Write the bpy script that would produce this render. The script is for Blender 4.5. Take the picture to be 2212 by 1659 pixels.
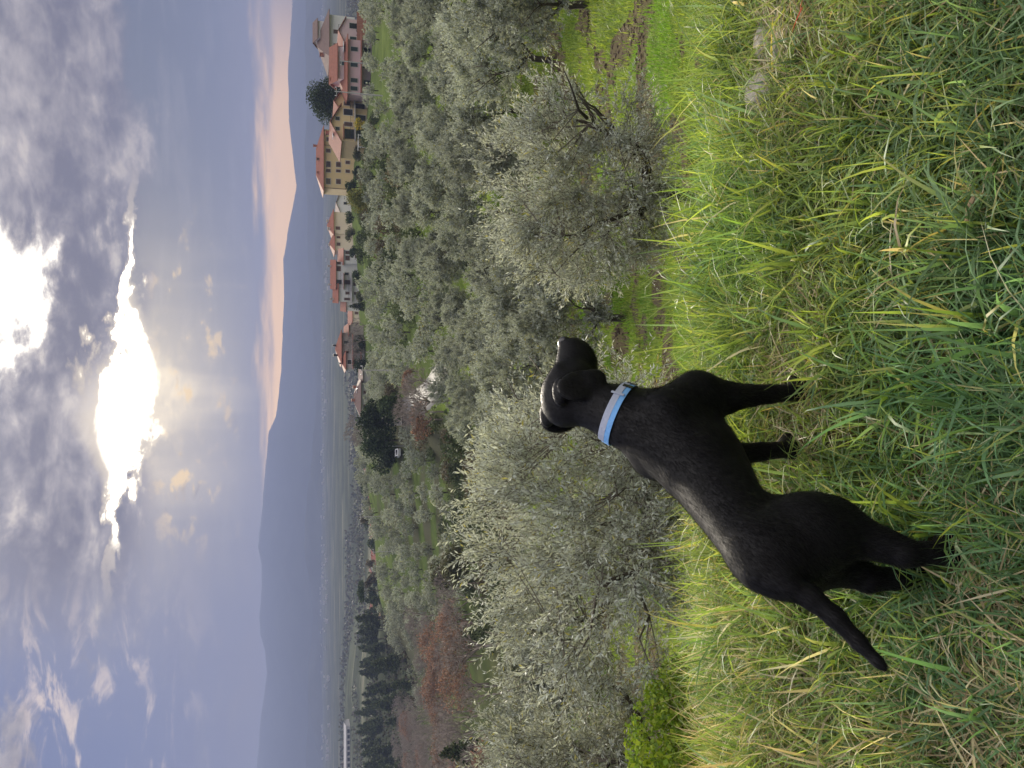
import bpy, math, random
import numpy as np
from mathutils import Vector, Matrix

STAGES = 'sky terrain haze near far houses dog grass'.split()

for o in list(bpy.data.objects):
    bpy.data.objects.remove(o)
scene = bpy.context.scene
COL = scene.collection
rad = math.radians

# ------------------------------------------------------------------ camera
# The phone was held upright and the picture is stored lying on its side, so the
# camera is rolled a quarter turn: picture-left is up, picture-top is right.
EYE = Vector((0.0, 0.0, 1.45))
PITCH = rad(14.9)
FPX = 1661.0                     # focal length in units of a 2212 x 1659 picture
cp, sp = math.cos(PITCH), math.sin(PITCH)
cam = bpy.data.cameras.new('camera')
cam.sensor_fit = 'HORIZONTAL'
cam.sensor_width = 36.0
cam.lens = 36.0 * FPX / 2212.0
cam.clip_start = 0.05
cam.clip_end = 60000
camo = bpy.data.objects.new('camera', cam)
COL.objects.link(camo)
cx = Vector((0, -sp, -cp)); cy = Vector((1, 0, 0)); cz = cx.cross(cy)
M = Matrix((cx, cy, cz)).transposed().to_4x4()
M.translation = EYE
camo.matrix_world = M
scene.camera = camo

# ------------------------------------------------------------------ world
SUN_EL, SUN_AZ = 11.3, -0.5       # degrees; azimuth from +Y, positive to the right
world = bpy.data.worlds.new('World')
scene.world = world
world.use_nodes = True
WT = world.node_tree
WT.nodes.clear()


class S:
    """a socket with arithmetic: writes math nodes"""
    tree = WT
    def __init__(self, s): self.s = s
    @staticmethod
    def m(op, a, b=None, c=None):
        n = S.tree.nodes.new('ShaderNodeMath'); n.operation = op
        for i, v in enumerate((a, b, c)):
            if v is None: continue
            if isinstance(v, S): S.tree.links.new(v.s, n.inputs[i])
            else: n.inputs[i].default_value = float(v)
        return S(n.outputs[0])
    def __add__(a, b): return S.m('ADD', a, b)
    __radd__ = __add__
    def __sub__(a, b): return S.m('SUBTRACT', a, b)
    def __rsub__(a, b): return S.m('SUBTRACT', b, a)
    def __mul__(a, b): return S.m('MULTIPLY', a, b)
    __rmul__ = __mul__
    def __truediv__(a, b): return S.m('DIVIDE', a, b)
    def __pow__(a, b): return S.m('POWER', a, b)
    def abs(a): return S.m('ABSOLUTE', a)
    def sqrt(a): return S.m('SQRT', a)
    def exp(a): return S.m('EXPONENT', a)
    def clamp(a): return S.m('MINIMUM', S.m('MAXIMUM', a, 0.0), 1.0)
    def max(a, b): return S.m('MAXIMUM', a, b)
    def min(a, b): return S.m('MINIMUM', a, b)


def ss(x, a, b):
    n = S.tree.nodes.new('ShaderNodeMapRange'); n.interpolation_type = 'SMOOTHSTEP'
    S.tree.links.new(x.s, n.inputs[0])
    n.inputs[1].default_value = a; n.inputs[2].default_value = b
    n.inputs[3].default_value = 0.0; n.inputs[4].default_value = 1.0
    if a > b:
        n.inputs[1].default_value = b; n.inputs[2].default_value = a
        n.inputs[3].default_value = 1.0; n.inputs[4].default_value = 0.0
    return S(n.outputs[0])


def mixc(f, a, b):
    n = S.tree.nodes.new('ShaderNodeMix'); n.data_type = 'RGBA'
    if isinstance(f, S): S.tree.links.new(f.s, n.inputs[0])
    else: n.inputs[0].default_value = f
    for i, v in ((6, a), (7, b)):
        if isinstance(v, S): S.tree.links.new(v.s, n.inputs[i])
        else: n.inputs[i].default_value = (*v, 1)
    return S(n.outputs[2])


def addc(a, b, f=1.0):
    n = S.tree.nodes.new('ShaderNodeMix'); n.data_type = 'RGBA'; n.blend_type = 'ADD'
    if isinstance(f, S): S.tree.links.new(f.s, n.inputs[0])
    else: n.inputs[0].default_value = f
    for i, v in ((6, a), (7, b)):
        if isinstance(v, S): S.tree.links.new(v.s, n.inputs[i])
        else: n.inputs[i].default_value = (*v, 1)
    return S(n.outputs[2])


def scalec(c, f):
    n = S.tree.nodes.new('ShaderNodeVectorMath'); n.operation = 'SCALE'
    if isinstance(c, S): S.tree.links.new(c.s, n.inputs[0])
    else: n.inputs[0].default_value = c
    if isinstance(f, S): S.tree.links.new(f.s, n.inputs['Scale'])
    else: n.inputs['Scale'].default_value = f
    return S(n.outputs[0])


def build_sky():
    N = WT.nodes
    tc = N.new('ShaderNodeTexCoord')
    sep = N.new('ShaderNodeSeparateXYZ'); WT.links.new(tc.outputs['Generated'], sep.inputs[0])
    x, y, z = (S(sep.outputs[i]) for i in range(3))
    el = S.m('ARCSINE', z.max(-1.0).min(1.0)) * 57.2958
    az = S.m('ARCTAN2', x, y) * 57.2958

    def noise(scale, zs, detail=6, rough=.55, off=0.0, dist=0.0):
        mp = N.new('ShaderNodeMapping'); WT.links.new(tc.outputs['Generated'], mp.inputs[0])
        mp.inputs['Scale'].default_value = (1, 1, zs)
        mp.inputs['Location'].default_value = (off, off * .7, off * 1.3)
        n = N.new('ShaderNodeTexNoise'); WT.links.new(mp.outputs[0], n.inputs['Vector'])
        n.inputs['Scale'].default_value = scale; n.inputs['Detail'].default_value = detail
        n.inputs['Roughness'].default_value = rough; n.inputs['Distortion'].default_value = dist
        return S(n.outputs[0])
    nA = noise(4.5, 2.6, 8, .6, 3.1, .4)
    nB = noise(13, 2.2, 8, .62, 7.7, .3)
    nC = noise(30, 1.7, 6, .5, 1.3, .3)
    nW = noise(9, 3.2, 9, .66, 12.3, 1.0)
    elp = el + (nB - .5) * 5.5 + (nC - .5) * 2.2
    azp = az + (nA - .5) * 10 + (nC - .5) * 3
    elq = el + (nA - .5) * 4 + (nC - .5) * 1.2

    # clear air behind the clouds
    sky = N.new('ShaderNodeTexSky'); sky.sky_type = 'NISHITA'; sky.sun_disc = False
    sky.sun_elevation = rad(SUN_EL); sky.sun_rotation = rad(SUN_AZ)
    sky.air_density = 1.0; sky.dust_density = 0.6; sky.ozone_density = 3.0
    clear = scalec(S(sky.outputs[0]), 0.16)

    d1 = (((az + .4) ** 2.0) + (((el - 11.2) * 1.15) ** 2.0)).sqrt()
    glow_n = (d1 * (-1 / 2.6)).exp()
    glow_w = (d1 * (-1 / 8.0)).exp()

    # grey-blue veil below the deck
    veil = mixc(ss(az, -24, 12), (1.5, 1.65, 2.7), (.85, 1.08, 1.75))
    veil = mixc(ss(elq, .5, 6.0), (1.9, 1.7, 2.1), veil)
    streak = noise(7, 9, 7, .6, 5.5, .3)
    veil = mixc(ss(streak + (nB - .5) * .5, .45, .72) * .4, veil, (2.1, 2.15, 2.7))
    # peach band over the ridge under the sun
    band = ss(el + (streak - .5) * 3.0, 3.6, 1.9) * ss(el, -1.0, .4) * ss(az, -12, -2) * ss(az, 30, 19)
    veil = mixc(band * .95, veil, (40.0, 22.5, 6.5))
    veil = mixc(ss(elq, 4.6, 2.2) * ss(az, -32, -12) * ss(az, -1, -12) * .5, veil, (3.2, 2.5, 2.35))
    # left: thinner, bluer, with white wisps
    thin = ss(azp, -9, -24) * ss(el, 4, 12)
    veil = mixc(thin * .75, veil, mixc(.3, (1.25, 1.75, 3.9), clear))
    wisp = ss(nW, .50, .66) * thin
    veil = mixc(wisp * .95, veil, (6.4, 5.3, 4.8))
    veil = addc(veil, scalec((1.0, .82, .46), glow_w * 6.5))
    shaft = ((((az + .4) * (1 / 7.5)) ** 2.0) * -1.0).exp() * ss(el, -2, 9) * ss(el, 13, 9)
    veil = addc(veil, scalec((1.0, .80, .46), shaft * (1.7 + 2.4 * ss(noise(16, .12, 3, .5, 2.2), .42, .60))))
    veil = addc(veil, scalec((1.0, .74, .34), glow_n * 7.0 * ss(nC + (nB - .5) * .8, .42, .66)))
    # lit scraps of cloud under the gap
    scrap = ss(nB + (nC - .5) * .7, .56, .68) * ss(el, 3.5, 6.5) * ss(el, 11.5, 9) * ss(az.abs(), 13, 5)
    veil = mixc(scrap * .85, veil, mixc(ss(nC, .42, .58), (1.3, 1.35, 1.7), (11.5, 8.2, 3.8)))

    # cloud deck
    deck = ss(elp + (nA - .5) * 4.0, 9.6, 11.6) * ss(azp, -19, -9)
    deck = deck.max(ss(nA * .6 + nB * .4, .50, .60) * ss(elp, 9, 15))
    tex = (nB - .5) * 2.4 + (nC - .5) * 1.3
    shade = ss(tex + (nA - .5) * 1.2, -.42, .55)
    dcol = mixc(shade, (1.30, 1.22, 1.62), (3.3, 3.0, 3.15))
    dcol = mixc(ss(tex, .15, .65) * ss(az.abs(), 34, 6) * .8, dcol, (6.0, 5.3, 4.6))
    dcol = addc(dcol, scalec((1.0, .90, .72), glow_w * 1.5 * (.3 + shade)))
    # brighter towards the zenith like overcast, raised further there to light the ground
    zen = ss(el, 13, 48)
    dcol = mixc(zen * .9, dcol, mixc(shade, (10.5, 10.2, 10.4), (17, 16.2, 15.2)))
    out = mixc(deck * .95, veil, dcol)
    out = scalec(out, .62 + zen * .38)  # holds the lower sky down while the zenith keeps lighting the ground

    # the gap the sun shines through and the bright break above it
    azg = az + (nB - .5) * 9 + (nC - .5) * 4
    elg = el + (nB - .5) * 3.2 + (nC - .5) * 2.4
    hh = ((((azg + 1.0) * (1 / 4.4)) ** 2.0) * -1.0).exp() * 1.25 + .18
    gap = 1.0 - (((elg - 11.75 + azg * .05) / hh) ** 2.0)
    lim = ss(azg.abs(), 11.5, 7.5)
    g1 = ss(gap, -2.0, .95) ** 1.7 * lim * (1.0 - ss(nC + (nB - .5) * .6, .60, .68) * .85)
    azh = az + (nA - .5) * 18 + (nC - .5) * 6
    elh = el + (nB - .5) * 7 + (nC - .5) * 3
    gap2 = 1.0 - (((azh - 6.5) * (1 / 5.2)) ** 2.0) - (((elh - 19.2) * (1 / 3.0)) ** 2.0)
    g2 = ss(gap2, -.5, .95) ** 1.5
    out = mixc(ss(gap, -6.0, .3) * ss(az.abs(), 16, 7) * .6, out, (7.0, 5.9, 4.2))
    out = mixc(g1, out, (38, 35, 28))
    out = mixc(ss(gap2, -1.0, .2) * .5, out, (5.0, 4.5, 4.0))
    out = mixc(g2 * .9, out, (24, 22.5, 19))
    # below the horizon: far ground, never seen
    out = mixc(ss(el, -.5, -4), out, (1.6, 1.7, 1.7))
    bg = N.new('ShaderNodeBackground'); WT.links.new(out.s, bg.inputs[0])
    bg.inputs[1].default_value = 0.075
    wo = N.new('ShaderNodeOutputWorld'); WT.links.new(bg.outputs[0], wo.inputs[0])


build_sky()
world.cycles.sampling_method = 'MANUAL'
world.cycles.sample_map_resolution = 1024

sun = bpy.data.lights.new('sun', 'SUN')
sun.energy = 4.0
sun.angle = rad(12)
sun.color = (1.0, .90, .74)
suno = bpy.data.objects.new('sun', sun)
COL.objects.link(suno)
sdir = Vector((math.sin(rad(SUN_AZ)) * math.cos(rad(SUN_EL)), math.cos(rad(SUN_AZ)) * math.cos(rad(SUN_EL)), math.sin(rad(SUN_EL))))
suno.rotation_euler = sdir.to_track_quat('Z', 'Y').to_euler()

vs = scene.view_settings
vs.view_transform = 'Standard'; vs.look = 'None'; vs.gamma = 1.0; vs.use_curve_mapping = False
vs.exposure = 1.55
scene.cycles.max_bounces = 6
scene.cycles.diffuse_bounces = 3
scene.cycles.transmission_bounces = 4
scene.cycles.transparent_max_bounces = 6
scene.cycles.volume_bounces = 1
scene.cycles.caustics_reflective = False
scene.cycles.caustics_refractive = False

# ------------------------------------------------------------------ pixels and points
def ray(px, py):
    a = (px - 1106.0) / FPX; b = (py - 829.5) / FPX
    return np.array((-b, cp - a * sp, -sp - a * cp))

def at(px, py, Y):
    """point on the ray through picture position (px, py) at ground distance Y"""
    d = ray(px, py)
    return np.array(EYE) + d * (Y / d[1])

def proj(X, Y, Z):
    dz = Z - EYE.z
    dep = Y * cp - dz * sp
    up = Y * sp + dz * cp
    return 1106 - FPX * up / dep, 829.5 - FPX * X / dep

# ------------------------------------------------------------------ noise
def _hash(ix, iy, seed):
    h = (ix.astype(np.int64) * 374761393 + iy.astype(np.int64) * 668265263 + seed * 1442695041) & 0x7fffffff
    h = ((h ^ (h >> 13)) * 1274126177) & 0x7fffffff
    return ((h ^ (h >> 16)) & 0xffff) / 65535.0

def vnoise(x, y, seed=0):
    x = np.asarray(x, float); y = np.asarray(y, float)
    ix = np.floor(x); iy = np.floor(y); fx = x - ix; fy = y - iy
    fx = fx * fx * (3 - 2 * fx); fy = fy * fy * (3 - 2 * fy)
    a = _hash(ix, iy, seed); b = _hash(ix + 1, iy, seed); c = _hash(ix, iy + 1, seed); d = _hash(ix + 1, iy + 1, seed)
    return (a * (1 - fx) + b * fx) * (1 - fy) + (c * (1 - fx) + d * fx) * fy

def fbm(x, y, seed=0, o=4):
    s = 0; a = .5
    for i in range(o):
        s = s + a * vnoise(x * 2 ** i, y * 2 ** i, seed + i * 17); a *= .5
    return s / (1 - .5 ** o)

def sstep(x, a, b):
    t = np.clip((np.asarray(x, float) - a) / (b - a), 0, 1)
    return t * t * (3 - 2 * t)

# ------------------------------------------------------------------ mesh helpers
def mesh_np(name, V, F, mats, cols=None, smooth=False, midx=None):
    V = np.asarray(V, np.float32).reshape(-1, 3); F = np.asarray(F, np.int32)
    k = F.shape[1]
    me = bpy.data.meshes.new(name)
    me.vertices.add(len(V)); me.vertices.foreach_set('co', V.ravel())
    me.loops.add(F.size); me.loops.foreach_set('vertex_index', F.ravel())
    me.polygons.add(len(F)); me.polygons.foreach_set('loop_start', np.arange(0, F.size, k, dtype=np.int32))
    if smooth: me.polygons.foreach_set('use_smooth', np.ones(len(F), bool))
    for m in (mats if isinstance(mats, (list, tuple)) else [mats]): me.materials.append(m)
    if midx is not None: me.polygons.foreach_set('material_index', np.asarray(midx, np.int32))
    me.update(calc_edges=True)
    if cols is not None:
        at_ = me.color_attributes.new('Col', 'FLOAT_COLOR', 'POINT')
        c = np.ones((len(V), 4), np.float32); c[:, :cols.shape[1]] = cols
        at_.data.foreach_set('color', c.ravel())
    return me

def link(name, data, parent=None, loc=None, rot=None, scale=None):
    o = bpy.data.objects.new(name, data); COL.objects.link(o)
    if parent is not None: o.parent = parent
    if loc is not None: o.location = loc
    if rot is not None: o.rotation_euler = rot
    if scale is not None: o.scale = scale
    return o

def tag(o, label=None, cat=None, group=None, kind=None):
    if label: o['label'] = label
    if cat: o['category'] = cat
    if group: o['group'] = group
    if kind: o['kind'] = kind
    return o

def thing(name, label, cat, loc=(0, 0, 0), rz=0.0, group=None, scale=None):
    return tag(link(name, None, None, loc, (0, 0, rz), scale), label, cat, group)

class MB:
    """polygons of any size, gathered into one mesh"""
    def __init__(s): s.v = []; s.f = []
    def poly(s, vs, fs):
        b = len(s.v); s.v += [tuple(v) for v in vs]; s.f += [tuple(b + i for i in f) for f in fs]; return s
    def box(s, c, d):
        x, y, z = c; a, b, h = d[0] / 2, d[1] / 2, d[2] / 2
        return s.poly([(x - a, y - b, z - h), (x + a, y - b, z - h), (x + a, y + b, z - h), (x - a, y + b, z - h),
                       (x - a, y - b, z + h), (x + a, y - b, z + h), (x + a, y + b, z + h), (x - a, y + b, z + h)],
                      [(0, 3, 2, 1), (4, 5, 6, 7), (0, 1, 5, 4), (1, 2, 6, 5), (2, 3, 7, 6), (3, 0, 4, 7)])
    def tube(s, pts, rs, n=8, cap=True):
        pts = [Vector(p) for p in pts]; b = len(s.v)
        for i, p in enumerate(pts):
            t = (pts[min(i + 1, len(pts) - 1)] - pts[max(i - 1, 0)]).normalized()
            u = t.orthogonal().normalized() if i == 0 else (u - t * u.dot(t)).normalized()
            w = t.cross(u)
            for k in range(n):
                a = 2 * math.pi * k / n
                s.v.append(tuple(p + (u * math.cos(a) + w * math.sin(a)) * rs[i]))
        for i in range(len(pts) - 1):
            for k in range(n):
                k2 = (k + 1) % n
                s.f.append((b + i * n + k, b + i * n + k2, b + (i + 1) * n + k2, b + (i + 1) * n + k))
        if cap:
            s.f.append(tuple(b + k for k in range(n))[::-1]); e = b + (len(pts) - 1) * n
            s.f.append(tuple(e + k for k in range(n)))
        return s
    def data(s, name, mat, smooth=False):
        me = bpy.data.meshes.new(name); me.from_pydata(s.v, [], s.f); me.materials.append(mat)
        if smooth: me.polygons.foreach_set('use_smooth', np.ones(len(me.polygons), bool))
        me.update(); return me
    def build(s, name, mat, parent=None, loc=None, rot=None, smooth=False):
        return link(name, s.data(name, mat, smooth), parent, loc, rot)

# ------------------------------------------------------------------ materials
def new_mat(name):
    m = bpy.data.materials.new(name); m.use_nodes = True
    nt = m.node_tree; nt.nodes.clear()
    out = nt.nodes.new('ShaderNodeOutputMaterial')
    return m, nt, out

def plain(name, col, rough=.7, spec=.3, var=.18, scale=3.0, bump=0.0, bscale=20.0, metal=0.0):
    """one base colour, mottled a little, with fine relief"""
    m, nt, out = new_mat(name)
    b = nt.nodes.new('ShaderNodeBsdfPrincipled')
    tc = nt.nodes.new('ShaderNodeTexCoord')
    n = nt.nodes.new('ShaderNodeTexNoise'); n.inputs['Scale'].default_value = scale; n.inputs['Detail'].default_value = 6
    nt.links.new(tc.outputs['Object'], n.inputs['Vector'])
    mx = nt.nodes.new('ShaderNodeMix'); mx.data_type = 'RGBA'
    mx.inputs[6].default_value = (*[c * (1 - var) for c in col], 1)
    mx.inputs[7].default_value = (*[min(1, c * (1 + var)) for c in col], 1)
    nt.links.new(n.outputs[0], mx.inputs[0]); nt.links.new(mx.outputs[2], b.inputs['Base Color'])
    b.inputs['Roughness'].default_value = rough; b.inputs['Specular IOR Level'].default_value = spec
    b.inputs['Metallic'].default_value = metal
    if bump:
        n2 = nt.nodes.new('ShaderNodeTexNoise'); n2.inputs['Scale'].default_value = bscale; n2.inputs['Detail'].default_value = 8
        nt.links.new(tc.outputs['Object'], n2.inputs['Vector'])
        bp = nt.nodes.new('ShaderNodeBump'); bp.inputs['Strength'].default_value = bump
        nt.links.new(n2.outputs[0], bp.inputs['Height']); nt.links.new(bp.outputs[0], b.inputs['Normal'])
    nt.links.new(b.outputs[0], out.inputs[0])
    return m

def leafy(name, col=None, back=None, trans=.35, rough=.5, spec=.35, objvar=.25, tcol=None):
    """leaf: gloss on top, light through it; own colour from 'Col' times col; underside colour 'back'"""
    m, nt, out = new_mat(name)
    L = nt.links.new
    at_ = nt.nodes.new('ShaderNodeAttribute'); at_.attribute_name = 'Col'
    mul = nt.nodes.new('ShaderNodeMix'); mul.data_type = 'RGBA'; mul.blend_type = 'MULTIPLY'; mul.inputs[0].default_value = 1
    L(at_.outputs['Color'], mul.inputs[6]); mul.inputs[7].default_value = (*(col or (1, 1, 1)), 1)
    c = mul.outputs[2]
    if back:
        g = nt.nodes.new('ShaderNodeNewGeometry')
        m2 = nt.nodes.new('ShaderNodeMix'); m2.data_type = 'RGBA'; m2.blend_type = 'MULTIPLY'; m2.inputs[0].default_value = 1
        L(at_.outputs['Color'], m2.inputs[6]); m2.inputs[7].default_value = (*back, 1)
        m3 = nt.nodes.new('ShaderNodeMix'); m3.data_type = 'RGBA'
        L(g.outputs['Backfacing'], m3.inputs[0]); L(c, m3.inputs[6]); L(m2.outputs[2], m3.inputs[7])
        c = m3.outputs[2]
    if objvar:
        oi = nt.nodes.new('ShaderNodeObjectInfo')
        hs = nt.nodes.new('ShaderNodeHueSaturation')
        mr = nt.nodes.new('ShaderNodeMapRange'); mr.inputs[3].default_value = 1 - objvar; mr.inputs[4].default_value = 1 + objvar
        L(oi.outputs['Random'], mr.inputs[0]); L(mr.outputs[0], hs.inputs['Value']); L(c, hs.inputs['Color'])
        c = hs.outputs[0]
    b = nt.nodes.new('ShaderNodeBsdfPrincipled')
    L(c, b.inputs['Base Color']); b.inputs['Roughness'].default_value = rough; b.inputs['Specular IOR Level'].default_value = spec
    t = nt.nodes.new('ShaderNodeBsdfTranslucent')
    tm = nt.nodes.new('ShaderNodeMix'); tm.data_type = 'RGBA'; tm.blend_type = 'MULTIPLY'; tm.inputs[0].default_value = 1
    L(c, tm.inputs[6]); tm.inputs[7].default_value = (*(tcol or (1.3, 1.25, .7)), 1)
    L(tm.outputs[2], t.inputs[0])
    ms = nt.nodes.new('ShaderNodeMixShader'); ms.inputs[0].default_value = trans
    L(b.outputs[0], ms.inputs[1]); L(t.outputs[0], ms.inputs[2]); L(ms.outputs[0], out.inputs[0])
    return m

# ================================================================== ground
# each column: how the land falls away along one direction (X / Y), as (Y, z)
PROF = {
    .49: [(5, -2.2), (9, -3.4), (12, -4.3), (20, -6.1), (29, -8.1), (40, -9.6), (50, -10.4), (70, -11.2), (100, -11.1), (130, -11.4), (160, -12.6), (200, -14.6), (260, -16), (350, -25), (600, -48), (1200, -61)],
    .23: [(5, -2.3), (10.5, -4.2), (16, -5.9), (24, -7.6), (33, -8.9), (50, -10.4), (70, -11.4), (100, -12.5), (140, -13), (180, -13), (250, -12.5), (300, -15), (400, -30), (700, -52), (1200, -61)],
    .05: [(5, -2.3), (9, -3.7), (16, -6.0), (24, -7.9), (35, -10.2), (50, -12.5), (75, -15), (100, -16.5), (130, -17), (170, -16.5), (220, -16), (260, -15.5), (320, -20), (450, -40), (700, -55), (1200, -61)],
    -.03: [(5, -2.2), (9, -3.6), (16, -6.0), (24, -8.0), (35, -10.6), (50, -13.2), (75, -15.4), (100, -16.2), (130, -17.2), (170, -17.5), (220, -16.3), (260, -16.5), (320, -22), (450, -40), (700, -56), (1200, -61)],
    -.103: [(5, -2.0), (9, -3.5), (16, -6.0), (30, -10), (60, -16), (90, -20.5), (120, -23.5), (140, -24), (170, -22.5), (200, -20.5), (240, -17.8), (265, -17.2), (320, -24), (450, -40), (700, -57), (1200, -61)],
    -.253: [(5, -1.9), (9, -3.4), (16, -5.9), (30, -9.8), (60, -17), (90, -23), (120, -26), (150, -27), (200, -25.5), (250, -24.5), (300, -24.2), (340, -28), (450, -42), (700, -54), (1200, -61)],
    -.40: [(5, -1.9), (9, -3.4), (16, -5.8), (22, -7.3), (30, -9.4), (45, -13.4), (60, -17.5), (100, -25), (130, -28), (160, -30.5), (220, -36), (300, -41), (350, -42), (450, -40), (550, -42), (700, -45), (900, -45), (1100, -48), (1400, -60)],
    -.52: [(5, -1.9), (9, -3.4), (16, -5.8), (22, -7.3), (30, -9.4), (45, -13.4), (60, -18), (100, -26), (130, -29), (160, -32), (220, -38), (300, -42), (350, -42), (450, -40), (550, -42), (700, -45), (900, -45), (1100, -48), (1400, -60)],
}
_s = np.array(sorted(PROF))
_ly = np.linspace(math.log(4.0), math.log(20000), 400)
_tab = []
for s_ in _s:
    p = PROF[s_] + [(2000, -62), (20000, -62)]
    t = np.interp(_ly, [math.log(a) for a, b in p], [b for a, b in p])
    k = np.hanning(13); k /= k.sum()
    t = np.convolve(np.pad(t, 6, mode='edge'), k, mode='valid')
    _tab.append(t)
_tab = np.array(_tab)

def ground_z(X, Y, detail=True):
    X = np.asarray(X, float); Y = np.asarray(Y, float)
    r = np.hypot(X, Y); azm = np.abs(np.arctan2(X, Y))
    Ye = np.where(azm < rad(40), Y, r * math.cos(rad(40)))
    Ye = np.maximum(Ye, .01)
    s = np.clip(np.where(azm < rad(40), X / Ye, np.sign(X) * .84), _s[0], _s[-1])
    i = np.clip(np.searchsorted(_s, s) - 1, 0, len(_s) - 2)
    f = (s - _s[i]) / (_s[i + 1] - _s[i]); f = f * f * (3 - 2 * f)
    ly = (np.log(np.maximum(Ye, 4.0)) - _ly[0]) / (_ly[1] - _ly[0])
    j = np.clip(ly.astype(int), 0, len(_ly) - 2); g = np.clip(ly - j, 0, 1)
    a = _tab[i, j] * (1 - g) + _tab[i, j + 1] * g
    b = _tab[i + 1, j] * (1 - g) + _tab[i + 1, j + 1] * g
    far = a * (1 - f) + b * f
    # the grassy bank the dog stands on, then the drop to the orchard
    wob = .22 * (vnoise(X * 1.1, X * 0 + 3.3, 5) - .5) + .10 * (vnoise(X * 3.1, X * 0, 8) - .5)
    e = Ye - 2.62 + wob
    bank = -.23 * np.maximum(Ye - 2.1, 0) + .23 * np.maximum(e, 0) - .62 * np.maximum(e, 0) - .25 * np.maximum(e, 0) ** 2 * (e < .8) - (e >= .8) * .16 - .25 * np.maximum(e - .8, 0)
    w = sstep(Ye, 3.4, 5.6)
    z = np.where(Ye < 3.4, bank, bank * (1 - w) + far * w)
    # uphill behind the photographer
    back = sstep(azm, rad(55), rad(110))
    up = .04 * np.minimum(r, 400) ** 1.05
    z = z * (1 - back) + up * back
    if detail:
        amp = np.interp(r, [0, 2, 4, 12, 60, 200, 1000, 5000], [.03, .03, .08, .24, .40, .6, 2.0, 0.5])
        sc = np.interp(r, [0, 3, 20, 100, 1000], [2.2, 1.4, .5, .15, .012])
        lev = [2.2, .5, .12, .012]
        n = np.zeros_like(z)
        for k_, l in enumerate(lev):
            wgt = np.exp(-(np.log(sc / l)) ** 2 / .9)
            n = n + wgt * (fbm(X * l, Y * l, 31 + k_ * 7, 3) - .5) * 2
        z = z + n * amp
    # dry-stone terraces on the hillside across the dip
    tm = sstep(Y, 125, 145) * sstep(-Y, -262, -235) * sstep(-s, .07, .10) * sstep(s, -.34, -.27)
    ph = (Y + .55 * X + 3 * (vnoise(X * .05, Y * .05, 77) - .5)) / 13.0
    fr = ph - np.floor(ph)
    z = z + tm * 1.1 * (np.where(fr < .82, -fr / .82, -(1 - fr) / .18) + .5)
    return z

def put(px, py, Y):
    """a spot on the ground at distance Y that shows under picture height py"""
    X = 0.0
    z = -10.0
    for _ in range(6):
        dep = Y * cp - (z - EYE.z) * sp
        X = -(py - 829.5) / FPX * dep
        z = float(ground_z(X, Y))
    return X, Y, z

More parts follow.
